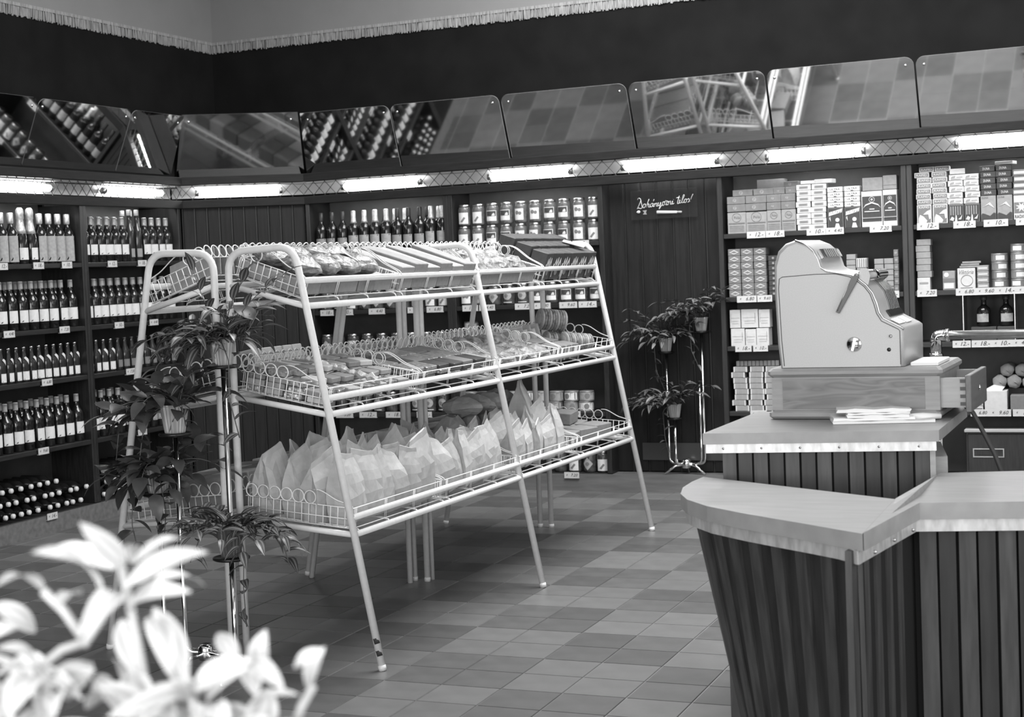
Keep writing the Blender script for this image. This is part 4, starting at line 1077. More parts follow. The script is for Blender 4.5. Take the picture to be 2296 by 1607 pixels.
for a in range(2):
    for b_ in range(3):
        flat_item(Mb, .20+.11*a, .06+.10*b_, .006, .10, .09, .075, M_cardM, 'dark striped packet, row %s, %s along, %s' % (['one', 'two'][a], ORD[b_], near(1, 3)), GMID, rz=PI/2+RND.uniform(-.2, .2), decs=pkt)
for k in range(3):
    flat_item(Mb, .08, .10+.11*k, .02, .15, .09, .10, M_cardG, 'striped packet leaning at rear, %s along, %s' % (ORD[k], near(1, 3)), GMID, rz=.5+RND.uniform(-.2, .2), ry=-.4, decs=pkt)
def wafer_stack(Mb, x, y, z, n, r, label, rz):
    t = thing('wafer_stack', label, 'wafer pack', M=Mb @ T(x, y, z, rz=rz), group='round wafer packs')
    for k in range(n):
        MB().lathe([(r*.93, 0), (r, .004), (r, .009), (r*.93, .013)], 20, M=T(0, .0145*k, r, rx=-PI/2)).build('wafer', M_cello if k % 3 else M_paper2, t)
    MB().lathe([(r*.62, 0), (r*.60, .002), (0, .003)], 18, M=T(0, -.001, r, rx=PI/2)).build('round_label', M_paper2, t)
wafer_stack(Mb, .06, .47, .095, 10, .058, 'cellophane stack of round wafers, upper one in farthest middle basket', -.8)
wafer_stack(Mb, .20, .50, .004, 12, .050, 'cellophane stack of round wafers, front one in farthest middle basket', -.6)
wafer_stack(Mb, .10, .50, .002, 10, .046, 'cellophane stack of round wafers, lower rear one in farthest middle basket', -.7)

# top tier
GTOP = 'packets in the top tier baskets'
Mb, L, D = BR[0, 0]
for b_ in range(5):
    flat_item(Mb, .15, .09+.15*b_, .006, .28, .14, .055, [M_cardG, M_cardB][b_ % 2], 'flat grey box lying crosswise, %s along, %s' % (ORD[b_], near(0, 0)), GTOP, rz=RND.uniform(-.06, .06))
for k in range(8):
    pouch(Mb, .08+.13*(k % 2), .12+.16*(k//2), .06, .14, .15, .075, M_cello, k, 'cellophane bag, row %s, %s along, %s' % (['one', 'two'][k % 2], ORD[k//2], near(0, 0)), GTOP, rz=RND.uniform(-.6, .6))
flat_item(Mb, .22, .46, .135, .08, .05, .002, M_tag, 'small pale price card lying on cellophane bags, top tier', GTOP, rz=.7, ry=.3, name='price_card', c=.0005, cat='price card')
Mb, L, D = BR[0, 1]
for b_ in range(6):
    flat_item(Mb, .152, .08+.125*b_, .006, .285, .118, .095+.012*(b_ % 2), M_cardB if b_ % 2 else M_cardG, 'long grey carton lying crosswise, %s along, %s' % (ORD[b_], near(0, 1)), GTOP, rz=RND.uniform(-.05, .05), ry=RND.uniform(-.02, .04))
Mb, L, D = BR[0, 2]
tr = thing('cardboard_tray', 'open cardboard tray in third top tier basket, aisle side', 'tray', M=Mb @ T(.012, .03, .004))
MB().b2(0, .28, 0, .7, 0, .004).build('tray_bottom', M_cardB, tr)
for nm, bx_ in (('tray_side', (0, .28, 0, .004, .004, .075)), ('tray_side', (0, .28, .696, .70, .004, .075)), ('tray_side', (0, .004, .004, .696, .004, .075)), ('tray_side', (.276, .28, .004, .696, .004, .075))):
    MB().b2(*bx_).build(nm, M_cardB, tr)
for k in range(8):
    pouch(Mb, .09+.12*(k % 2), .12+.16*(k//2), .010, .13, .15, .10, M_cello, k+2, 'crumpled cellophane bag, row %s, %s along, in the cardboard tray' % (['one', 'two'][k % 2], ORD[k//2]), GTOP, rz=RND.uniform(-.5, .5))
Mb, L, D = BR[0, 3]
dk = [('poly', [(.15, .48), (.3, .8), (.38, .58), (.5, .85), (.6, .55), (.75, .82), (.88, .5), (.74, .66), (.6, .44), (.5, .7), (.38, .46), (.3, .66)], M_print), ('disc', .5, .3, .16, M_cardG), ('panel', .06, .1, .12, .6, M_print)]
for a in range(3):
    for b_ in range(6):
        flat_item(Mb, .06+.095*a, .08+.125*b_, .006, .115, .085, .165-.012*a, M_cardD, 'dark biscuit box, row %s, %s along, %s' % (['one', 'two', 'three'][a], ORD[b_], near(0, 3)), GTOP, rz=PI/2+RND.uniform(-.08, .08), ry=0, decs=dk)
flat_item(Mb, .2, .62, .165, .12, .09, .006, M_cardP, 'pale card lying on the farthest biscuit boxes', GTOP, rz=.3, name='price_card', c=.001, cat='price card')

# bottle-wall side of the rack
GLF = 'packets on the bottle-wall side of the rack'
SDN = 'bottle-wall side'
Mb, L, D = BL[0, 0]
for k in range(14):
    flat_item(Mb, .13, L-.06-.045*k, .012, .22, .004, .13, M_paper2 if k % 2 else M_cardG, 'thin striped sheet pack, %s from near end, top tier, %s' % (ORD[k], SDN), GLF, rx=.45, rz=RND.uniform(-.05, .05), c=.001, decs=[('panel', .1+.2*q, .05, .16+.2*q, .95, M_cardM) for q in range(4)])
for i in (1, 2, 3):
    Mb, L, D = BL[0, i]
    for b_ in range(6):
        flat_item(Mb, .15, .08+.125*b_, .006, .27, .115, .085, [M_cardG, M_cardB, M_cardP][(b_+i) % 3], 'flat box lying crosswise, %s from far end, %s' % (ORD[b_], near(0, i, SDN)), GLF, rz=RND.uniform(-.05, .05))
Mb, L, D = BL[1, 0]
for a in range(2):
    for b_ in range(4):
        for q in range(2):
            flat_item(Mb, .09+.14*a, L-.06-.075*b_, .006+.062*q, .13, .07, .06, M_cardD, 'dark packet, row %s, %s from near end, layer %s, middle tier, %s' % (['one', 'two'][a], ORD[b_], ['one', 'two'][q], SDN), GLF, rz=RND.uniform(-.06, .06), decs=[('panel', .2, .3, .5, .8, M_paper)])
    for b_ in range(5):
        for q in range(5):
            flat_item(Mb, .09+.14*a, L-.38-.082*b_, .006+.028*q, .13, .076, .027, M_cardP, 'pale flat box, row %s, %s from near end, layer %s, middle tier, %s' % (['one', 'two'][a], ORD[b_], ['one', 'two', 'three', 'four', 'five'][q], SDN), GLF, rz=RND.uniform(-.08, .08))
for i in (1, 2, 3):
    Mb, L, D = BL[1, i]
    for b_ in range(5):
        flat_item(Mb, .18, .09+.15*b_, .006, .32, .14, .10, [M_cardG, M_cardB][(b_+i) % 2], 'grey box lying crosswise, %s from far end, %s' % (ORD[b_], near(1, i, SDN)), GLF, rz=RND.uniform(-.05, .05))
for i in range(4):
    Mb, L, D = BL[2, i]
    for a in range(2):
        for b_ in range(4):
            flat_item(Mb, .11+.19*a, .10+.18*b_, .006, .18, .165, .13, [M_cardG, M_cardB, M_cardP][(a+b_+i) % 3], 'carton, row %s, %s from far end, %s' % (['one', 'two'][a], ORD[b_], near(2, i, SDN)), GLF, rz=RND.uniform(-.05, .05))

# ================================================================== CASH DESK
ZLOW, ZUP = .79, .921
def bez(p0, p1, p2, p3, n=10):
    return [tuple((Vector(p0)*(1-t)**3+Vector(p1)*3*t*(1-t)**2+Vector(p2)*3*t*t*(1-t)+Vector(p3)*t**3)) for t in [k/n for k in range(n+1)]]
# plan outlines (x, y)
curve = [(1.263, -.288), (1.256, -.40), (1.262, -.53), (1.290, -.66), (1.337, -.767), (1.421, -.880), (1.537, -.985), (1.635, -1.062), (1.73, -1.134), (1.812, -1.200), (1.891, -1.262)]
lobe = curve+[(1.886, -.685)]
right = [(1.893, -1.260), (1.959, -.758), (2.213, -.70), (2.85, -.56), (2.85, .13), (1.943, -.145), (1.888, -.685)]
ck = thing('checkout_counter', 'low checkout counter with curved pale top and dark vertical boards', 'counter', (1.9, -.8, 0))
C0 = Vector((1.9, -.8))
loc = lambda pts: [(x-C0.x, y-C0.y) for x, y in pts]
TH = .042
MB().prism(loc(lobe), ZLOW-TH, ZLOW, 0, mis=1).build('curved_top', [M_top, M_topedge], ck)
MB().prism(loc(right), ZLOW-TH, ZLOW+.002, 0, mis=1).build('straight_top', [M_top, M_topedge], ck)
# sloping wooden wedge along the joint of the two tops
wd = [(1.912, -.985, 0), (1.890, -.70, .003), (1.941, -.170, .003), (1.944, -.62, .022)]
MB().add([(x-C0.x, y-C0.y, ZLOW+z) for x, y, z in wd]+[(x-C0.x, y-C0.y, ZLOW-.001) for x, y, z in wd], [(0, 1, 2, 3), (7, 6, 5, 4), (0, 4, 5, 1), (1, 5, 6, 2), (2, 6, 7, 3), (3, 7, 4, 0)]).build('joint_wedge', M_oakP, ck)
def offset_in(p, cen, d):
    v = Vector(p)-Vector(cen); return tuple(Vector(p)-v.normalized()*d)
front = curve+[(1.959, -.758), (2.213, -.70), (2.85, -.56)]
def strip_along(path, z0, z1, ins, th, name, mt, parent):
    """a metal strip following the counter edge, one mesh"""
    b = MB(); n = len(path); nor = []
    for i in range(n):
        a = Vector(path[max(0, i-1)]); c = Vector(path[min(n-1, i+1)]); t = (c-a).normalized(); nor.append(Vector((-t.y, t.x)))
    vs = []
    for i, p in enumerate(path):
        p = Vector(p); q0 = p+nor[i]*ins; q1 = p+nor[i]*(ins+th)
        for q in (q0, q1):
            for z in (z0, z1): vs.append((q.x-C0.x, q.y-C0.y, z))
    fs = []
    for i in range(n-1):
        k = i*4
        fs += [(k, k+4, k+5, k+1), (k+2, k+3, k+7, k+6), (k+1, k+5, k+7, k+3), (k, k+2, k+6, k+4)]
    fs += [(0, 1, 3, 2), (n*4-4, n*4-2, n*4-1, n*4-3)]
    return b.add(vs, fs).build(name, mt, parent)
st = strip_along(front, ZLOW-TH-.034, ZLOW-TH, .012, .004, 'metal_strip', M_alu, ck)
for i, (x, y) in enumerate([(1.30, -.64), (1.43, -.865), (1.545, -.962), (1.65, -1.045), (1.745, -1.12), (1.84, -1.197), (1.905, -1.18), (1.925, -1.0), (1.95, -.84), (2.05, -.724), (2.2, -.69)]):
    MB().lathe([(.005, 0), (.004, .002), (0, .003)], 8, M=T(x-C0.x, y-C0.y-.004+.012, ZLOW-TH-.017, rx=PI/2)).build('nail_head', M_steel, st)
# boards: follow the edge, standing upright under the top, drawn in towards the floor at the curved end
def resample(path, step):
    out = [Vector(path[0])]; acc = 0
    for a, b in zip(path[:-1], path[1:]):
        a, b = Vector(a), Vector(b); L = (b-a).length
        if L < 1e-6: continue
        s = step-acc
        while s <= L:
            out.append(a+(b-a)*(s/L)); s += step
        acc = (acc+L) % step
    return out
def board_run(path, step, parent, ztop, inset, draw, k0=0, alt=.008):
    pts = resample(path, step); n = len(pts)
    for i in range(n-1):
        a, c = pts[i], pts[i+1]; t = (c-a).normalized(); nr = Vector((-t.y, t.x))
        al = alt*(i % 2)
        top = [a+nr*(inset+al), c-t*.007+nr*(inset+al)]
        dz = draw((a+c)/2)
        bot = [p+nr*dz[1]+Vector((dz[0], 0)) for p in top]
        th = nr*.016
        vs = [(*(p-C0), ztop) for p in (top[0], top[1], top[1]+th, top[0]+th)]+[(*(p-C0), .0) for p in (bot[0], bot[1], bot[1]+th, bot[0]+th)]
        MB().add(vs, [(3, 2, 1, 0), (4, 5, 6, 7), (0, 1, 5, 4), (1, 2, 6, 5), (2, 3, 7, 6), (3, 0, 4, 7)]).build('board', M_boardA if i % 2 == 0 else M_boardB, parent)
def draw(p):
    k = max(0, min(1, (1.86-p.x)/.6))
    return (.06*k, .10*k)
zb = ZLOW-TH-.002
board_run(curve[1:], .047, ck, zb, .030, draw)
board_run([(1.893, -1.262), (1.959, -.758)], .05, ck, zb, .030, lambda p: (0, .0))
board_run([(1.959, -.758), (2.213, -.70), (2.85, -.56)], .05, ck, zb, .030, lambda p: (0, 0))
# dark core behind the boards
core = [(1.33, -.34), (1.34, -.55), (1.42, -.76), (1.58, -.92), (1.76, -1.05), (1.872, -1.13), (1.935, -.70), (2.2, -.63), (2.8, -.5), (2.8, .08), (1.95, -.2), (1.87, -.62)]
cb = MB(); lc = loc(core); n = len(lc)
bot = [(x+.09*max(0, min(1, (1.86-X[0])/.6)), y+.07*max(0, min(1, (1.86-X[0])/.6))) for (x, y), X in zip(lc, core)]
cb.add([(x, y, zb) for x, y in lc]+[(x, y, 0) for x, y in bot], [tuple(range(n)), tuple(range(2*n-1, n-1, -1))]+[(i, (i+1) % n, n+(i+1) % n, n+i) for i in range(n)])
cb.build('carcass', M_core, ck)

# upper desk that carries the register
RD = 9.2*PI/180
ud = thing('register_desk', 'taller desk with pale top and dark boards carrying the cash register', 'counter', (1.259, -.265, 0))
U0 = Vector((1.259, -.265))
upoly = [(1.259, -.265), (1.943, -.154), (1.949, .60), (1.274, .44)]
ul = [(x-U0.x, y-U0.y) for x, y in upoly]
MB().prism(ul, ZUP-.034, ZUP, 0, mis=1).build('desk_top', [M_top, M_topedge], ud)
d1 = Vector((.684, .111)).normalized(); nn = Vector((-d1.y, d1.x))
b = MB()
q = [Vector((.0, 0))+d1*.008+nn*.006, d1*.685+nn*.006, d1*.685+nn*.012, d1*.008+nn*.012]
b.prism([tuple(v) for v in q], ZUP-.034-.028, ZUP-.034)
ms = b.build('metal_strip', M_alu, ud)
for k in range(6):
    p = d1*(.06+.115*k)+nn*.003
    MB().lathe([(.004, 0), (.003, .002), (0, .003)], 8, M=T(p.x, p.y+.003, ZUP-.048, rx=PI/2)).build('nail_head', M_steel, ms)
nb = 13
for i in range(nb):
    a = d1*(.055+.0475*i)+nn*(.045+.008*(i % 2)); c = a+d1*.041; th = nn*.016
    MB().prism([tuple(a), tuple(c), tuple(c+th), tuple(a+th)], 0, ZUP-.036).build('board', M_boardA if i % 2 == 0 else M_boardB, ud)
cp = [d1*.06+nn*.064, d1*.665+nn*.064, d1*.665+nn*.60, d1*.06+nn*.60]
MB().prism([tuple(v) for v in cp], 0, ZUP-.036).build('carcass', M_core, ud)
# raw pine side with dovetails, and the small pale box at its right
e0 = d1*.667+nn*.03
sp = MB().prism([tuple(e0), tuple(e0+d1*.016), tuple(e0+d1*.016+nn*.60), tuple(e0+nn*.60)], 0, ZUP-.036).build('side_panel', M_pine, ud)
for k in range(9):
    p = e0+d1*.0165+nn*(.02+.065*k)
    MB().prism([tuple(p), tuple(p+d1*.003), tuple(p+d1*.003+nn*.022), tuple(p+nn*.022)], ZUP-.058, ZUP-.036).build('dovetail', M_boardB, sp)
p0 = e0+d1*.02+nn*.10
bxp = MB().prism([tuple(p0), tuple(p0+d1*.035), tuple(p0+d1*.035+nn*.42), tuple(p0+nn*.42)], .25, ZUP-.095).build('side_box', M_pine, ud)

# ------------------------------------------------------------------ cash register
RA = math.radians(-1.5)
REG = T(1.383, .175, ZUP, rz=RA)
rg = thing('cash_register', 'pale grey mechanical cash register on an oak drawer base', 'cash register', M=REG)
W = .40
# oak base with open drawer
MB().cbox(-.010, .530, -.006, W+.06, .002, .030, .008).build('base_moulding', M_oakP, rg)
MB().cbox(-.012, .540, -.008, W+.065, .138, .168, .010).build('base_top', M_oakP, rg)
bs = MB().b2(0, .530, .0, W+.055, .030, .138).build('drawer_case', M_oakP, rg)
MB().b2(.036, .485, -.0015, 0, .034, .134).build('figured_panel', M_oak, bs)
dr = MB().b2(.530, .605, .022, .036, .036, .130).b2(.530, .605, W-.01, W+.004, .036, .130).b2(.530, .605, .036, W-.01, .036, .042).build('drawer', M_pine, rg)
MB().cbox(.605, .622, .010, W+.016, .022, .138, .002).build('drawer_front', M_drawer, dr)
for k in range(4):
    MB().b2(.588, .605, .0205, .0225, .042+.024*k, .053+.024*k).build('dovetail', M_darkwood, dr)
MB().lathe([(.009, 0), (.008, .004), (.004, .006), (0, .006)], 10, M=T(.623, .20, .085, ry=PI/2)).build('drawer_lock', M_chrome, dr)
# body: side profile extruded across
prof = [(.030, .170), (.023, .246), (.018, .411), (.020, .510), (.033, .552), (.058, .576), (.090, .586), (.124, .571), (.147, .550), (.161, .522), (.169, .495), (.187, .482), (.216, .476), (.268, .466), (.288, .452), (.311, .433), (.331, .407), (.343, .374), (.350, .344), (.363, .324), (.416, .295), (.425, .287), (.424, .170)]
cxp, czp = .2, .33
def shrink(k): return [(cxp+(x-cxp)*(1-k/.2), czp+(z-czp)*(1-k/.22)) if z > .171 else (cxp+(x-cxp)*(1-k/.2), z) for x, z in prof]
b = MB(); n = len(prof)
rings = [(shrink(.010), 0), (shrink(.004), .003), (prof, .012), (prof, W-.012), (shrink(.004), W-.003), (shrink(.010), W)]
vs = []
for pf, y in rings: vs += [(x, y, z) for x, z in pf]
fs = [tuple(range(n)), tuple(range(6*n-1, 5*n-1, -1))]
for k in range(5):
    for i in range(n):
        j = (i+1) % n; fs.append((k*n+i, k*n+n+i, k*n+n+j, k*n+j))
b.add(vs, fs, 0, False)
body = b.build('body', M_reg, rg)
for pl in body.data.polygons:
    if len(pl.vertices) == 4: pl.use_smooth = True
seam = [(.044, .176), (.038, .26), (.033, .43), (.036, .462), (.046, .468), (.15, .473), (.22, .472), (.262, .460), (.283, .447), (.306, .428), (.324, .403), (.335, .371), (.343, .340), (.357, .316), (.408, .289), (.413, .284), (.413, .176)]
MB().tube([(x, -.0006, z) for x, z in seam], .0012, 5).build('side_panel_seam', M_regline, rg)
# bright rounded edge along the near profile
MB().tube([(x, .004, z) for x, z in prof[6:22]], .0035, 6).build('edge_moulding', M_steel, rg)
# display window on the hump
def onprof(i, f, out=.0):
    a, c = Vector(prof[i]), Vector(prof[i+1]); p = a.lerp(c, f); t = (c-a).normalized(); nr = Vector((-t.y, t.x))
    return p+nr*out, t, nr
def plate(i0, i1, y0, y1, out, th, name, mt, parent, sm=False):
    pts = []
    for i in range(i0, i1+1): pts.append(Vector(prof[i]))
    b = MB(); vs = []; m_ = len(pts)
    for k, p in enumerate(pts):
        a = pts[max(0, k-1)]; c = pts[min(m_-1, k+1)]; t = (c-a).normalized(); nr = Vector((-t.y, t.x))
        if nr.y < -.2 or nr.x < -.2: nr = -nr
        for o_ in (out, out+th):
            q_ = p+nr*o_
            for y in (y0, y1): vs.append((q_.x, y, q_.y))
    fs = [(0, 1, 3, 2), (4*m_-4, 4*m_-2, 4*m_-1, 4*m_-3)]
    for k in range(m_-1):
        a = 4*k; fs += [(a+2, a+3, a+7, a+6), (a, a+4, a+5, a+1), (a, a+2, a+6, a+4), (a+1, a+5, a+7, a+3)]
    return b.add(vs, fs, 0, sm).build(name, mt, parent)
plate(8, 9, .06, .37, .001, .009, 'display_frame', M_chrome, rg)
plate(8, 9, .11, .32, .0105, .001, 'display_window', M_black, rg)
for k in range(5): plate(8, 9, .15+.03*k, .162+.03*k, .0117, .0006, 'display_digit', M_paper2, rg)
# keyboard: dark curved field with lever slots
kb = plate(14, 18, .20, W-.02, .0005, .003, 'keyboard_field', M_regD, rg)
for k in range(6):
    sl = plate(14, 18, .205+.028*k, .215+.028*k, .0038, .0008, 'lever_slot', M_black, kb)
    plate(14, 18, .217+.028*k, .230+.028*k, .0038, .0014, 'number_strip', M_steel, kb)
plate(18, 19, .12, W-.02, .001, .004, 'printer_plate', M_black, rg)
b = MB().box((.392, .23, .3115), (.035, .10, .003), R=Matrix.Rotation(.5, 3, 'Y')); b.build('receipt_paper', M_sheet, rg)
b = MB().box((.392, .10, .3115), (.03, .12, .002), R=Matrix.Rotation(.5, 3, 'Y')); b.build('maker_plate', M_chrome, rg)
# row of pale keys on the shoulder and the chrome clip
MB().tube([(.302, .015, .462), (.302, W-.03, .462)], .019, 16).build('chrome_rail', M_chrome, rg)
MB().add([(x, y, z) for y in (.006, .016) for x, z in ((.283, .452), (.296, .486), (.318, .484), (.325, .462), (.318, .432))], [(0, 1, 2, 3, 4), (9, 8, 7, 6, 5), (0, 5, 6, 1), (1, 6, 7, 2), (2, 7, 8, 3), (3, 8, 9, 4), (4, 9, 5, 0)]).build('rail_cheek', M_reg, rg)
# crank lever: black flat bar hanging over the side
lv = MB().add([(x, y, z) for y in (-.014, -.004) for x, z in ((.272, .463), (.293, .466), (.286, .446), (.2265, .344), (.2165, .349))], [(0, 1, 2, 3, 4), (9, 8, 7, 6, 5), (0, 5, 6, 1), (1, 6, 7, 2), (2, 7, 8, 3), (3, 8, 9, 4), (4, 9, 5, 0)]).build('crank_lever', M_black, rg)
MB().tube([(.284, -.004, .462), (.284, .03, .462)], .009, 10).build('lever_pivot', M_chrome, lv)
MB().tube([(.262, -.0145, .440), (.222, -.0145, .352)], .0014, 5).build('lever_rib', M_steel, lv)
kn = MB().lathe([(.024, 0), (.024, .003), (.021, .006), (0, .0065)], 24, M=T(.270, -.0, .243, rx=PI/2)).build('side_knob', M_chrome, rg)
MB().box((.270, -.008, .243), (.008, .006, .042), R=Matrix.Rotation(.25, 3, 'Y')).build('knob_grip', M_chrome, kn)
MB().lathe([(.006, 0), (.0055, .004), (0, .0065)], 12, M=T(.384, 0, .267, rx=PI/2)).build('side_button', M_chrome, rg)
MB().lathe([(.0065, 0), (.0065, .0006), (0, .0008)], 12, M=T(.378, 0, .224, rx=PI/2)).build('key_hole', M_black, rg)
# notepad on the base, paper stack on the desk
npd = tag(MB().cbox(0, .085, 0, .26, 0, .012, .002).build('notepad', M_sheet, None, REG @ T(.438, .03, .1685)), 'flat pale notepad on the oak base in front of the register', 'notepad')
ps = thing('paper_stack', 'untidy stack of white wrapping paper on the desk before the register', 'paper stack', M=T(1.60, .03, ZUP+.001, rz=.22))
for k, (x0, x1, y0, y1, dz, rz_) in enumerate(((-.0, .31, -.03, .17, .007, 0), (.005, .25, -.01, .16, .008, .04), (.045, .235, .0, .17, .008, -.03), (.05, .24, .01, .16, .006, .06), (.015, .24, .03, .19, .011, -.05))):
    b = MB(); nx, ny = 8, 5; zb_ = [0, .0072, .0154, .0236, .030][k]
    vs = []; fs = []
    r_ = random.Random(k)
    for lv_ in (0, 1):
        for i in range(nx+1):
            for j in range(ny+1):
                vs.append((x0+(x1-x0)*i/nx+r_.uniform(-.003, .003), y0+(y1-y0)*j/ny, zb_+lv_*dz+(.002*math.sin(i*1.7+k) if lv_ else 0)))
    off = (nx+1)*(ny+1)
    for i in range(nx):
        for j in range(ny):
            a = i*(ny+1)+j; fs += [(a, a+1, a+ny+2, a+ny+1), (off+a, off+a+ny+1, off+a+ny+2, off+a+1)]
    ed = [i*(ny+1) for i in range(nx+1)]+[nx*(ny+1)+j for j in range(1, ny+1)]+[i*(ny+1)+ny for i in range(nx-1, -1, -1)]+[j for j in range(ny-1, 0, -1)]
    for a, c in zip(ed, ed[1:]+ed[:1]): fs.append((a, c, c+off, a+off))
    b.add(vs, fs).build('paper_sheaf', M_sheet, ps, Matrix.Rotation(rz_, 4, 'Z'))
MB().tube([(.22, .03, .012), (.28, .05, .012), (.335, .06, .010)], [.010, .012, .008], 7).build('rolled_sheet', M_sheet, ps)
# cable from the drawer
tag(MB().tube(fillet([(1.955, .30, ZUP+.045), (1.995, .30, ZUP+.012), (2.06, .28, .80), (2.12, .27, .62), (2.16, .26, .35), (2.17, .26, .02)], .05, 4), .0075, 8).build('power_cable', M_cable), 'dark power cable hanging from the register drawer', 'cable')

# chrome hand rail at the right
hr = thing('hand_rail', 'chrome pipe hand rail with elbow right of the register', 'rail', (1.60, 2.8, 0))
MB().tube([(.045, 0, 1.054), (2.3, 0, 1.050)], .021, 14).build('pipe', M_steel, hr)
MB().tube(fillet([(0, 0, .955), (0, 0, 1.054), (.05, 0, 1.054)], .05, 8), .026, 14).build('elbow', M_chrome, hr)
MB().tube([(.045, 0, 1.054), (.06, 0, 1.054)], .031, 14).build('collar', M_chrome, hr)
MB().tube([(0, 0, .955), (0, 0, .97)], .031, 14).build('collar', M_chrome, hr)
MB().tube([(0, 0, 0), (0, 0, .955)], .021, 14).build('post', M_chrome, hr)
MB().lathe([(.06, 0), (.06, .008), (.025, .014)], 16).build('post_flange', M_chrome, hr)
MB().tube([(2.25, 0, 0), (2.25, 0, 1.05)], .021, 12).build('post', M_chrome, hr)

# ================================================================== PLANTS
def leaf_mesh(name, L, w, mt, droop=.25, fold=.25, n=7):
    b = MB(); vs = []; fs = []; uvs = []
    for i in range(n+1):
        t = i/n
        ww = w/2*math.sin(PI*min(1, t**.75*1.0))**.8 if 0 < t < 1 else .0006
        y = L*t; z = -droop*L*t*t+.06*L*math.sin(PI*t)
        for sx in (-1, -.5, 0, .5, 1):
            vs.append((sx*ww, y, z+abs(sx)*ww*fold)); uvs.append(((sx+1)/2, t))
    for i in range(n):
        for j in range(4):
            a = i*5+j; fs.append((a, a+1, a+6, a+5))
    me = bpy.data.meshes.new(name); me.from_pydata(vs, [], fs); me.materials.append(mt)
    uvl = me.uv_layers.new(name='UVMap')
    for lp in me.loops: uvl.data[lp.index].uv = uvs[lp.vertex_index]
    for p in me.polygons: p.use_smooth = True
    return me
LS = [leaf_mesh('leaf', .085, .032, M_leafS, d) for d in (.15, .3, .5)]
LB = [leaf_mesh('leaf', .092, .052, M_leafG, d, .15) for d in (.05, .2, .4)]
LSs = [leaf_mesh('leaf', .066, .024, M_leafS, d) for d in (.15, .3, .5)]
LF = [leaf_mesh('leaf', .115, .034, M_leafPS, d, .3) for d in (.1, .3, .55)]
def dir_matrix(p, d, roll=0.):
    d = d.normalized(); z = Vector((0, 0, 1))
    x = d.cross(z)
    x = x.normalized() if x.length > 1e-3 else Vector((1, 0, 0))
    zz = x.cross(d)
    m = Matrix((x, d, zz)).transposed().to_4x4(); m.translation = p
    return m @ Matrix.Rotation(roll, 4, 'Y')
def grow(t, base, nstem, spread, rise, lenr, leaves, mt, rnd, bias=Vector((0, 0, 0)), per=7, droop=.9, lsc=(.8, 1.15), r0=.0028, tip=True, ymax=9.):
    """stems arching out of the pot, each leaf its own object"""
    for s in range(nstem):
        a = 2*PI*(s+rnd.random()*.7)/nstem
        d = Vector((math.cos(a)*spread, math.sin(a)*spread, rise*rnd.uniform(.6, 1.2)))+bias*rnd.uniform(.3, 1.2)
        ln = rnd.uniform(*lenr); pts = [Vector(base)+Vector((math.cos(a), math.sin(a), 0))*.02]
        v = d.normalized(); n = 8
        for k in range(n):
            v = (v+Vector((rnd.uniform(-.12, .12), rnd.uniform(-.12, .12), -droop*.16))).normalized()
            q_ = pts[-1]+v*ln/n
            if q_.y > ymax: q_.y = ymax-rnd.uniform(0, .02); v.y = -abs(v.y)
            pts.append(q_)
        MB().tube(pts, [r0*(1-.6*k/n) for k in range(n+1)], 5).build('stem', mt, t)
        for k in range(per):
            u = (k+1)/per*n; i = min(n-1, int(u)); p = pts[i].lerp(pts[i+1], u-i) if i < n else pts[n]
            tv = (pts[i+1]-pts[i]).normalized()
            side = tv.cross(Vector((0, 0, 1))); side = side.normalized() if side.length > .05 else Vector((1, 0, 0))
            sg = 1 if k % 2 else -1
            dd = tv*rnd.uniform(.3, .8)+side*sg*rnd.uniform(.6, 1)+Vector((0, 0, rnd.uniform(-.1, .75)))
            if k == per-1 and tip: dd = tv+Vector((0, 0, .1))
            if p.y > ymax-.08: dd.y = -abs(dd.y)-.1
            inst(rnd.choice(leaves), 'leaf', t, dir_matrix(p, dd, rnd.uniform(-.4, .4)) @ Matrix.Scale(rnd.uniform(*lsc), 4))
def pot(t, r=.048, h=.095, mt=M_pot):
    MB().lathe([(r*.68, 0), (r*.72, .004), (r, h-.006), (r*1.05, h-.004), (r*1.05, h), (r*.96, h), (r*.93, h-.012)], 44, flute=.045, sm=False).build('pot', mt, t)
    MB().lathe([(r*.93, h-.014), (r*.5, h-.008), (0, h-.006)], 16).build('soil', M_soil, t)
def vine(t, pts, leaves, mt, rnd, step=.035, lsc=(.8, 1.1)):
    path = fillet(pts, .05, 5) if len(pts) > 2 else [Vector(p) for p in pts]
    MB().tube(path, .0022, 5).build('stem', mt, t)
    for k, p in enumerate(resample3(path, step)):
        d = Vector((rnd.uniform(-1, 1), rnd.uniform(-1, 1), rnd.uniform(-.5, .5)))
        inst(rnd.choice(leaves), 'leaf', t, dir_matrix(p, d, rnd.uniform(-.4, .4)) @ Matrix.Scale(rnd.uniform(*lsc), 4))
def resample3(path, step):
    out = []; acc = 0
    for a, b in zip(path[:-1], path[1:]):
        L = (b-a).length
        if L < 1e-7: continue
        s = step-acc
        while s <= L: out.append(a+(b-a)*(s/L)); s += step
        acc = (acc+L) % step
    return out
def plate_disc(t, x, y, z, r=.068):
    MB().lathe([(r*.9, 0), (r, .004), (r, .010), (r*.95, .012), (r*.9, .009), (0, .008)], 24, M=T(x, y, z)).build('plate', M_black, t)
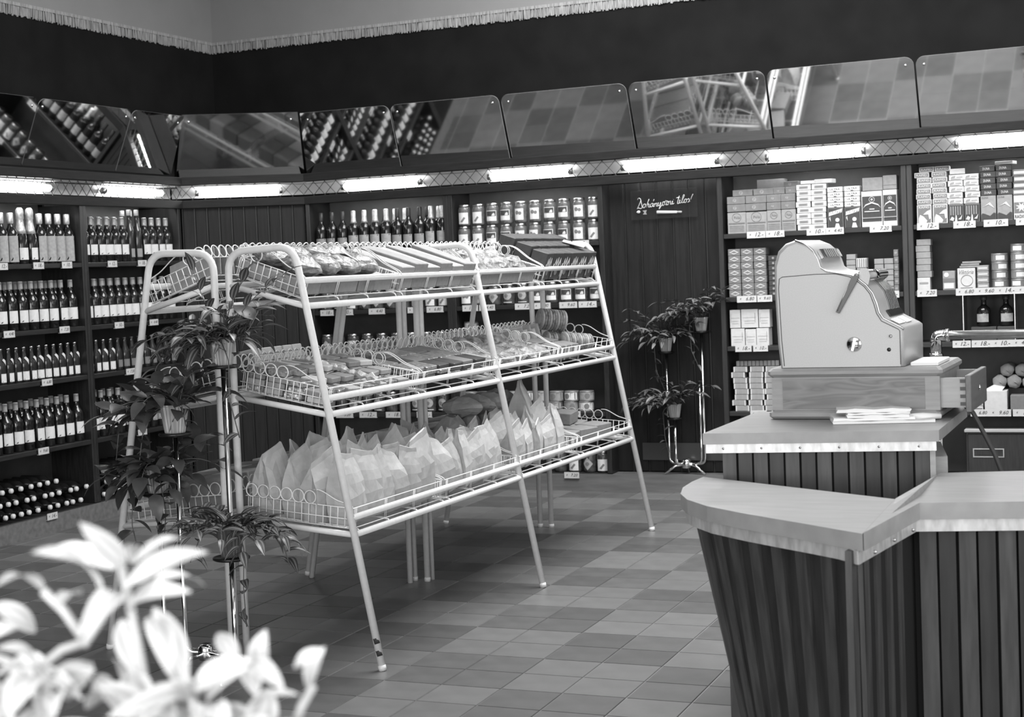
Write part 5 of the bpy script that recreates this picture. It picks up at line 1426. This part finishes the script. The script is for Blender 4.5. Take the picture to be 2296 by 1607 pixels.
def plant_stand(label, M, poles, hub, feet):
    t = thing('plant_stand', label, 'plant stand', M=M)
    hx, hy, hz = hub
    for (x, y, z, r, pr_) in poles:
        MB().tube(fillet([(hx, hy, hz), (x, y, hz), (x, y, z)], .045, 6), pr_, 10).build('pole', M_chrome, t)
        plate_disc(t, x, y, z, r)
    MB().lathe([(.026, -.028), (.03, -.02), (.03, .02), (.022, .03)], 14, M=T(hx, hy, hz)).build('hub', M_chrome, t)
    for (fx, fy) in feet:
        MB().tube(fillet([(hx, hy, hz-.006), ((hx+fx)/2, (hy+fy)/2, hz-.004), (fx, fy, .004)], .03, 4), .009, 8).build('foot', M_chrome, t)
    return t
# stand in front of the rack
PF = [(-.545, -.10, 1.139, .062, .010), (-.752, -.12, .893, .062, .0095), (-.880, -.06, .66, .062, .0095), (-.508, -.17, .449, .068, .010)]
plant_stand('chrome tube plant stand with black plates before the white rack', T(0, 0, 0), PF, (-.68, -.10, .085), [(-.50, -.02), (-.88, -.03), (-.70, -.30), (-.52, -.26)])
rp_ = random.Random(5)
p1 = thing('potted_plant', 'striped-leaf trailing plant in fluted pot on the highest plate, front stand', 'plant', (-.545, -.10, 1.151)); pot(p1)
grow(p1, (0, 0, .09), 14, .9, .75, (.18, .32), LS, M_stem, rp_, Vector((-.55, -.1, .1)), 9, .8)
grow(p1, (0, 0, .08), 11, 1., .5, (.08, .15), LS, M_stem, rp_, Vector((-.2, -.3, .2)), 7, .7)
grow(p1, (0, 0, .09), 2, .12, 1.2, (.24, .29), LS, M_stem, rp_, per=7, droop=.15)
vine(p1, [(-.02, -.03, .09), (-.14, -.03, .10), (-.27, -.03, .0), (-.30, -.03, -.14)], LS, M_stem, rp_, .026)
vine(p1, [(-.02, -.03, .09), (-.10, -.05, .06), (-.16, -.05, -.12), (-.14, -.05, -.22)], LS, M_stem, rp_, .024)
vine(p1, [(.02, -.04, .09), (.06, -.06, .02), (.055, -.06, -.12), (.09, -.06, -.26)], LS, M_stem, rp_, .05)
vine(p1, [(0, .0, .09), (.10, .02, .12), (.14, .03, .19)], LB[:1], M_stem, rp_, .05, (1.2, 1.5))
p2 = thing('potted_plant', 'broad-leaf plant in fluted pot on the second highest plate, front stand', 'plant', (-.752, -.12, .905)); pot(p2, .052, .105)
grow(p2, (0, 0, .10), 15, .8, .7, (.14, .28), LB, M_stem, rp_, Vector((-.8, -.1, .25)), 7, .9)
grow(p2, (-.02, 0, .09), 7, 1., .5, (.06, .12), LB, M_stem, rp_, Vector((-.3, -.2, .2)), 4, .7)
vine(p2, [(-.02, -.03, .10), (-.12, -.04, .10), (-.22, -.04, .02), (-.24, -.04, -.10)], LB, M_stem, rp_, .036)
vine(p2, [(-.02, -.03, .10), (-.10, -.05, .05), (-.13, -.05, -.10), (-.15, -.05, -.22)], LB, M_stem, rp_, .036)
p3 = thing('potted_plant', 'broad-leaf trailing plant on the left lower plate, front stand', 'plant', (-.880, -.06, .672)); pot(p3, .05, .10)
grow(p3, (0, 0, .09), 15, .9, .6, (.14, .26), LB, M_stem, rp_, Vector((-.4, -.1, .15)), 7, 1.0)
grow(p3, (0, 0, .08), 8, 1., .3, (.08, .16), LB, M_stem, rp_, Vector((.1, -.3, .0)), 5, 1.0)
vine(p3, [(.0, -.04, .09), (.05, -.06, .06), (.07, -.06, -.06), (.05, -.06, -.20)], LB, M_stem, rp_, .038)
vine(p3, [(-.03, -.03, .09), (-.08, -.05, .04), (-.09, -.05, -.12), (-.05, -.05, -.30)], LB, M_stem, rp_, .042)
p4 = thing('potted_plant', 'striped-leaf trailing plant on the lowest black plate, front stand', 'plant', (-.508, -.17, .461)); pot(p4, .05, .11, M_potD)
grow(p4, (0, 0, .10), 16, 1.0, .6, (.13, .26), LS, M_stem, rp_, Vector((.35, -.1, .15)), 9, .8)
vine(p4, [(.03, -.02, .10), (.12, -.02, .14), (.22, -.02, .08), (.25, -.02, -.02)], LS, M_stem, rp_, .022)
vine(p4, [(.03, -.04, .10), (.09, -.06, .06), (.08, -.06, -.10), (.085, -.06, -.24)], LS, M_stem, rp_, .05)
vine(p4, [(-.03, -.03, .10), (-.10, -.04, .08), (-.15, -.04, -.02)], LS, M_stem, rp_, .024)
# stand in the niche of the back wall
PB = [(-.035, YF+.055, 1.0, .05, .0085), (-.270, YF+.075, .875, .05, .008), (-.215, YF+.025, .46, .05, .0085), (-.055, YF+.04, .69, .012, .0075)]
t2 = plant_stand('chrome tube plant stand standing in the dark niche', T(0, 0, 0), PB, (-.16, YF+.06, ZS[4]+.062), [])
for fx, fy in ((-.29, YF+.02), (-.03, YF+.02), (-.16, YF+.11)):
    MB().tube(fillet([(-.16, YF+.06, ZS[4]+.058), ((fx-.16)/2, (fy+YF+.06)/2, ZS[4]+.05), (fx, fy, ZS[4]+.002)], .03, 4), .008, 8).build('foot', M_chrome, t2)
for i, (x, y, z, lb, bias) in enumerate(((-.035, YF+.055, 1.012, 'striped-leaf plant on the highest pole of the niche stand', Vector((-.5, -.2, .4))), (-.270, YF+.075, .887, 'striped-leaf plant on the middle pole of the niche stand', Vector((-.2, -.4, .2))), (-.215, YF+.025, .472, 'striped-leaf plant on the lowest plate of the niche stand', Vector((-.6, -.3, .25))))):
    pl = thing('potted_plant', lb, 'plant', (x, y, z)); pot(pl, .042, .085)
    grow(pl, (0, 0, .08), 20, .8, .8, (.12, .32), LSs, M_stem, rp_, bias, 8, .9, lsc=(.9, 1.35), ymax=YF+.10-y)
    vine(pl, [(-.02, -.04, .08), (-.06, -.06, .05), (-.05, -.06, -.12), (.0, -.06, -.24) if i < 2 else (-.03, -.06, -.22)], LSs, M_stem, rp_, .035)

# pale plant in the foreground, on a tall pedestal below the picture
ft = thing('plant_pedestal', 'round pedestal under the pale foreground plant', 'pedestal', (1.63, -4.10, 0))
MB().lathe([(.20, 0), (.20, .02), (.05, .04), (.035, .08), (.035, .70), (.15, .725), (.17, .735), (.17, .755), (0, .756)], 24).build('pedestal_column', M_darkwood, ft)
fp = thing('potted_plant', 'large pale blurred plant in the lower left foreground', 'plant', (1.63, -4.10, .757)); pot(fp, .085, .15)
FB = Vector((1.63, -4.10, .757))
FL = [
    (1.7286, -4.079, 1.2197, 1.722, -4.1316, 1.2645, 0.0128) ,
    (1.6757, -4.0197, 1.2035, 1.6023, -4.0089, 1.219, 0.0114) ,
    (1.7122, -4.0939, 1.1985, 1.7273, -4.2037, 1.2521, 0.0149) ,
    (1.7407, -4.0959, 1.2054, 1.7786, -4.024, 1.2231, 0.0133) ,
    (1.7164, -4.0495, 1.2146, 1.7165, -3.9654, 1.2223, 0.0069) ,
    (1.6892, -4.0097, 1.2064, 1.7287, -4.0657, 1.2334, 0.0086) ,
    (1.712, -4.0539, 1.1742, 1.804, -4.0948, 1.2027, 0.0132) ,
    (1.7235, -4.0742, 1.1898, 1.7569, -4.1886, 1.1834, 0.015) ,
    (1.7055, -4.0008, 1.1898, 1.6928, -3.8953, 1.1639, 0.01) ,
    (1.739, -4.0532, 1.1781, 1.7834, -4.0791, 1.1209, 0.0178) ,
    (1.7374, -4.0539, 1.17, 1.8156, -4.1533, 1.149, 0.0151) ,
    (1.6881, -4.032, 1.1602, 1.7288, -4.0582, 1.1134, 0.0156) ,
    (1.671, -4.1183, 1.2028, 1.6847, -4.1956, 1.2223, 0.0108) ,
    (1.67, -4.065, 1.1882, 1.7146, -4.1584, 1.1973, 0.0098) ,
    (1.5877, -4.0815, 1.1795, 1.5992, -4.0382, 1.1455, 0.0129) ,
    (1.6357, -4.1114, 1.1689, 1.6304, -4.1344, 1.1643, 0.0125) ,
    (1.6726, -4.1256, 1.1329, 1.6629, -4.1732, 1.1651, 0.015) ,
    (1.6763, -4.1305, 1.133, 1.6697, -4.1855, 1.1453, 0.0108) ,
    (1.6547, -4.1063, 1.1189, 1.7437, -4.1691, 1.1267, 0.0111) ,
    (1.6935, -4.1602, 1.1401, 1.7167, -4.2292, 1.1272, 0.0185) ,
    (1.6458, -4.1312, 1.1165, 1.6971, -4.2241, 1.1202, 0.0206) ,
    (1.6769, -4.1298, 1.1144, 1.7264, -4.1925, 1.109, 0.015) ,
    (1.7461, -4.012, 1.092, 1.7148, -4.0032, 1.1526, 0.0128) ,
    (1.7795, -4.0615, 1.1109, 1.8274, -4.0393, 1.1341, 0.0163) ,
    (1.7861, -4.0507, 1.0979, 1.8305, -4.0555, 1.1315, 0.0137) ,
    (1.7873, -3.9982, 1.1192, 1.7447, -3.96, 1.1356, 0.0112) ,
    (1.8051, -3.9862, 1.1077, 1.8196, -4.0007, 1.152, 0.0155) ,
    (1.8096, -4.0197, 1.127, 1.8872, -4.0946, 1.1267, 0.0124) ,
    (1.8075, -4.0285, 1.0801, 1.8687, -4.0353, 1.1059, 0.0124) ,
    (1.7659, -4.0335, 1.0934, 1.7614, -4.1635, 1.113, 0.0181) ,
    (1.7729, -4.0599, 1.0939, 1.8013, -4.1728, 1.1096, 0.0164) ,
    (1.7744, -4.0471, 1.0948, 1.8112, -4.1123, 1.0887, 0.0138) ,
    (1.8082, -4.0766, 1.1036, 1.8565, -4.1311, 1.0976, 0.012) ,
    (1.8472, -3.9788, 1.0934, 1.8659, -3.9797, 1.1348, 0.0126) ,
    (1.8984, -4.0431, 1.1472, 1.8592, -4.0266, 1.1264, 0.0079) ,
    (1.6793, -4.0622, 1.1083, 1.6872, -4.0758, 1.1327, 0.0099) ,
    (1.706, -4.0823, 1.1016, 1.6871, -4.0676, 1.1198, 0.0124) ,
    (1.6785, -4.0185, 1.1002, 1.7073, -4.0721, 1.133, 0.0087) ,
    (1.6991, -4.1277, 1.1128, 1.7522, -4.2195, 1.1273, 0.0148) ,
    (1.6837, -4.0836, 1.0921, 1.7443, -4.1231, 1.1149, 0.0112) ,
    (1.7955, -3.9988, 1.1171, 1.8264, -4.0355, 1.1009, 0.0126) ,
]
FS = [
    (1.7036, -4.0476, 1.211, 1.738, -4.0616, 1.0714) ,
    (1.6884, -4.0848, 1.1525, 1.6577, -4.1133, 1.133) ,
    (1.7137, -4.0573, 1.1914, 1.6866, -4.0871, 1.1488) ,
    (1.6577, -4.1133, 1.133, 1.6697, -4.1242, 1.0698) ,
    (1.7674, -4.0455, 1.1006, 1.7784, -4.052, 1.0585) ,
    (1.7674, -4.0455, 1.1006, 1.8023, -4.0185, 1.1195) ,
    (1.8634, -3.9998, 1.1053, 1.8495, -4.0206, 1.0623) ,
    (1.6495, -4.0902, 1.1964, 1.6827, -4.0772, 1.1491) ,
]
def span_leaf(t, B, Tp, w, mt, cur=.12):
    B, Tp = Vector(B)-FB, Vector(Tp)-FB
    d = Tp-B; L = d.length; d = d/L
    toc = (CAM-FB-(B+Tp)/2).normalized()
    nr = (toc*.75+Vector((RND.uniform(-.5, .5), RND.uniform(-.5, .5), .5+RND.uniform(-.2, .5)))); nr = (nr-d*nr.dot(d)).normalized()
    sd = d.cross(nr)
    n = 9; vs = []; fs = []; uvs = []
    for i in range(n+1):
        tt = i/n
        ww = w/2*(math.sin(PI*min(1, max(.02, tt**.8)))**.75) if tt < 1 else .0004
        p = B+d*L*tt+nr*(cur*L*math.sin(PI*tt))
        for s_ in (-1, -.5, 0, .5, 1):
            vs.append(p+sd*ww*s_+nr*abs(s_)*ww*.28); uvs.append(((s_+1)/2, tt))
    for i in range(n):
        for j in range(4):
            a = i*5+j; fs.append((a, a+1, a+6, a+5))
    me = bpy.data.meshes.new('leaf'); me.from_pydata([tuple(v) for v in vs], [], fs); me.materials.append(mt)
    uvl = me.uv_layers.new(name='UVMap')
    for lp in me.loops: uvl.data[lp.index].uv = uvs[lp.vertex_index]
    for p in me.polygons: p.use_smooth = True
    inst(me, 'leaf', t)
for f in FL: span_leaf(fp, f[:3], f[3:6], f[6]*1.6, M_leafPS, RND.uniform(.04, .14))
for f in FS: MB().tube([Vector(f[:3])-FB, (Vector(f[:3])+Vector(f[3:]))/2-FB+Vector((0, 0, .005)), Vector(f[3:])-FB], .0042, 6).build('stem', M_stemP, fp)
for k in range(5):
    a = k*1.25; MB().tube([(0, 0, .14), (.05*math.cos(a), .05*math.sin(a), .2), (.03+.09*math.cos(a), .02+.09*math.sin(a), .30)], .0045, 6).build('stem', M_stemP, fp)

for ci, c0 in enumerate([(1.7444, -4.0777, 1.085), (1.8057, -4.0924, 1.062), (1.8303, -4.0535, 1.066), (1.7021, -4.211, 1.085), (1.7703, -4.1631, 1.070), (1.665, -4.12, 1.11)]):
    c0 = Vector(c0); r_ = random.Random(ci+40); nl = 5
    for k in range(nl):
        a = 2*PI*(k+r_.random()*.5)/nl
        d = Vector((math.cos(a), math.sin(a), r_.uniform(.1, .9))).normalized()
        span_leaf(fp, c0, c0+d*r_.uniform(.055, .085), r_.uniform(.024, .034), M_leafPS, r_.uniform(.06, .18))
    MB().tube([c0-FB, (c0-FB)*.6+Vector((0, 0, .06)), Vector((r_.uniform(-.04, .04), r_.uniform(-.04, .04), .14))], .0045, 6).build('stem', M_stemP, fp)
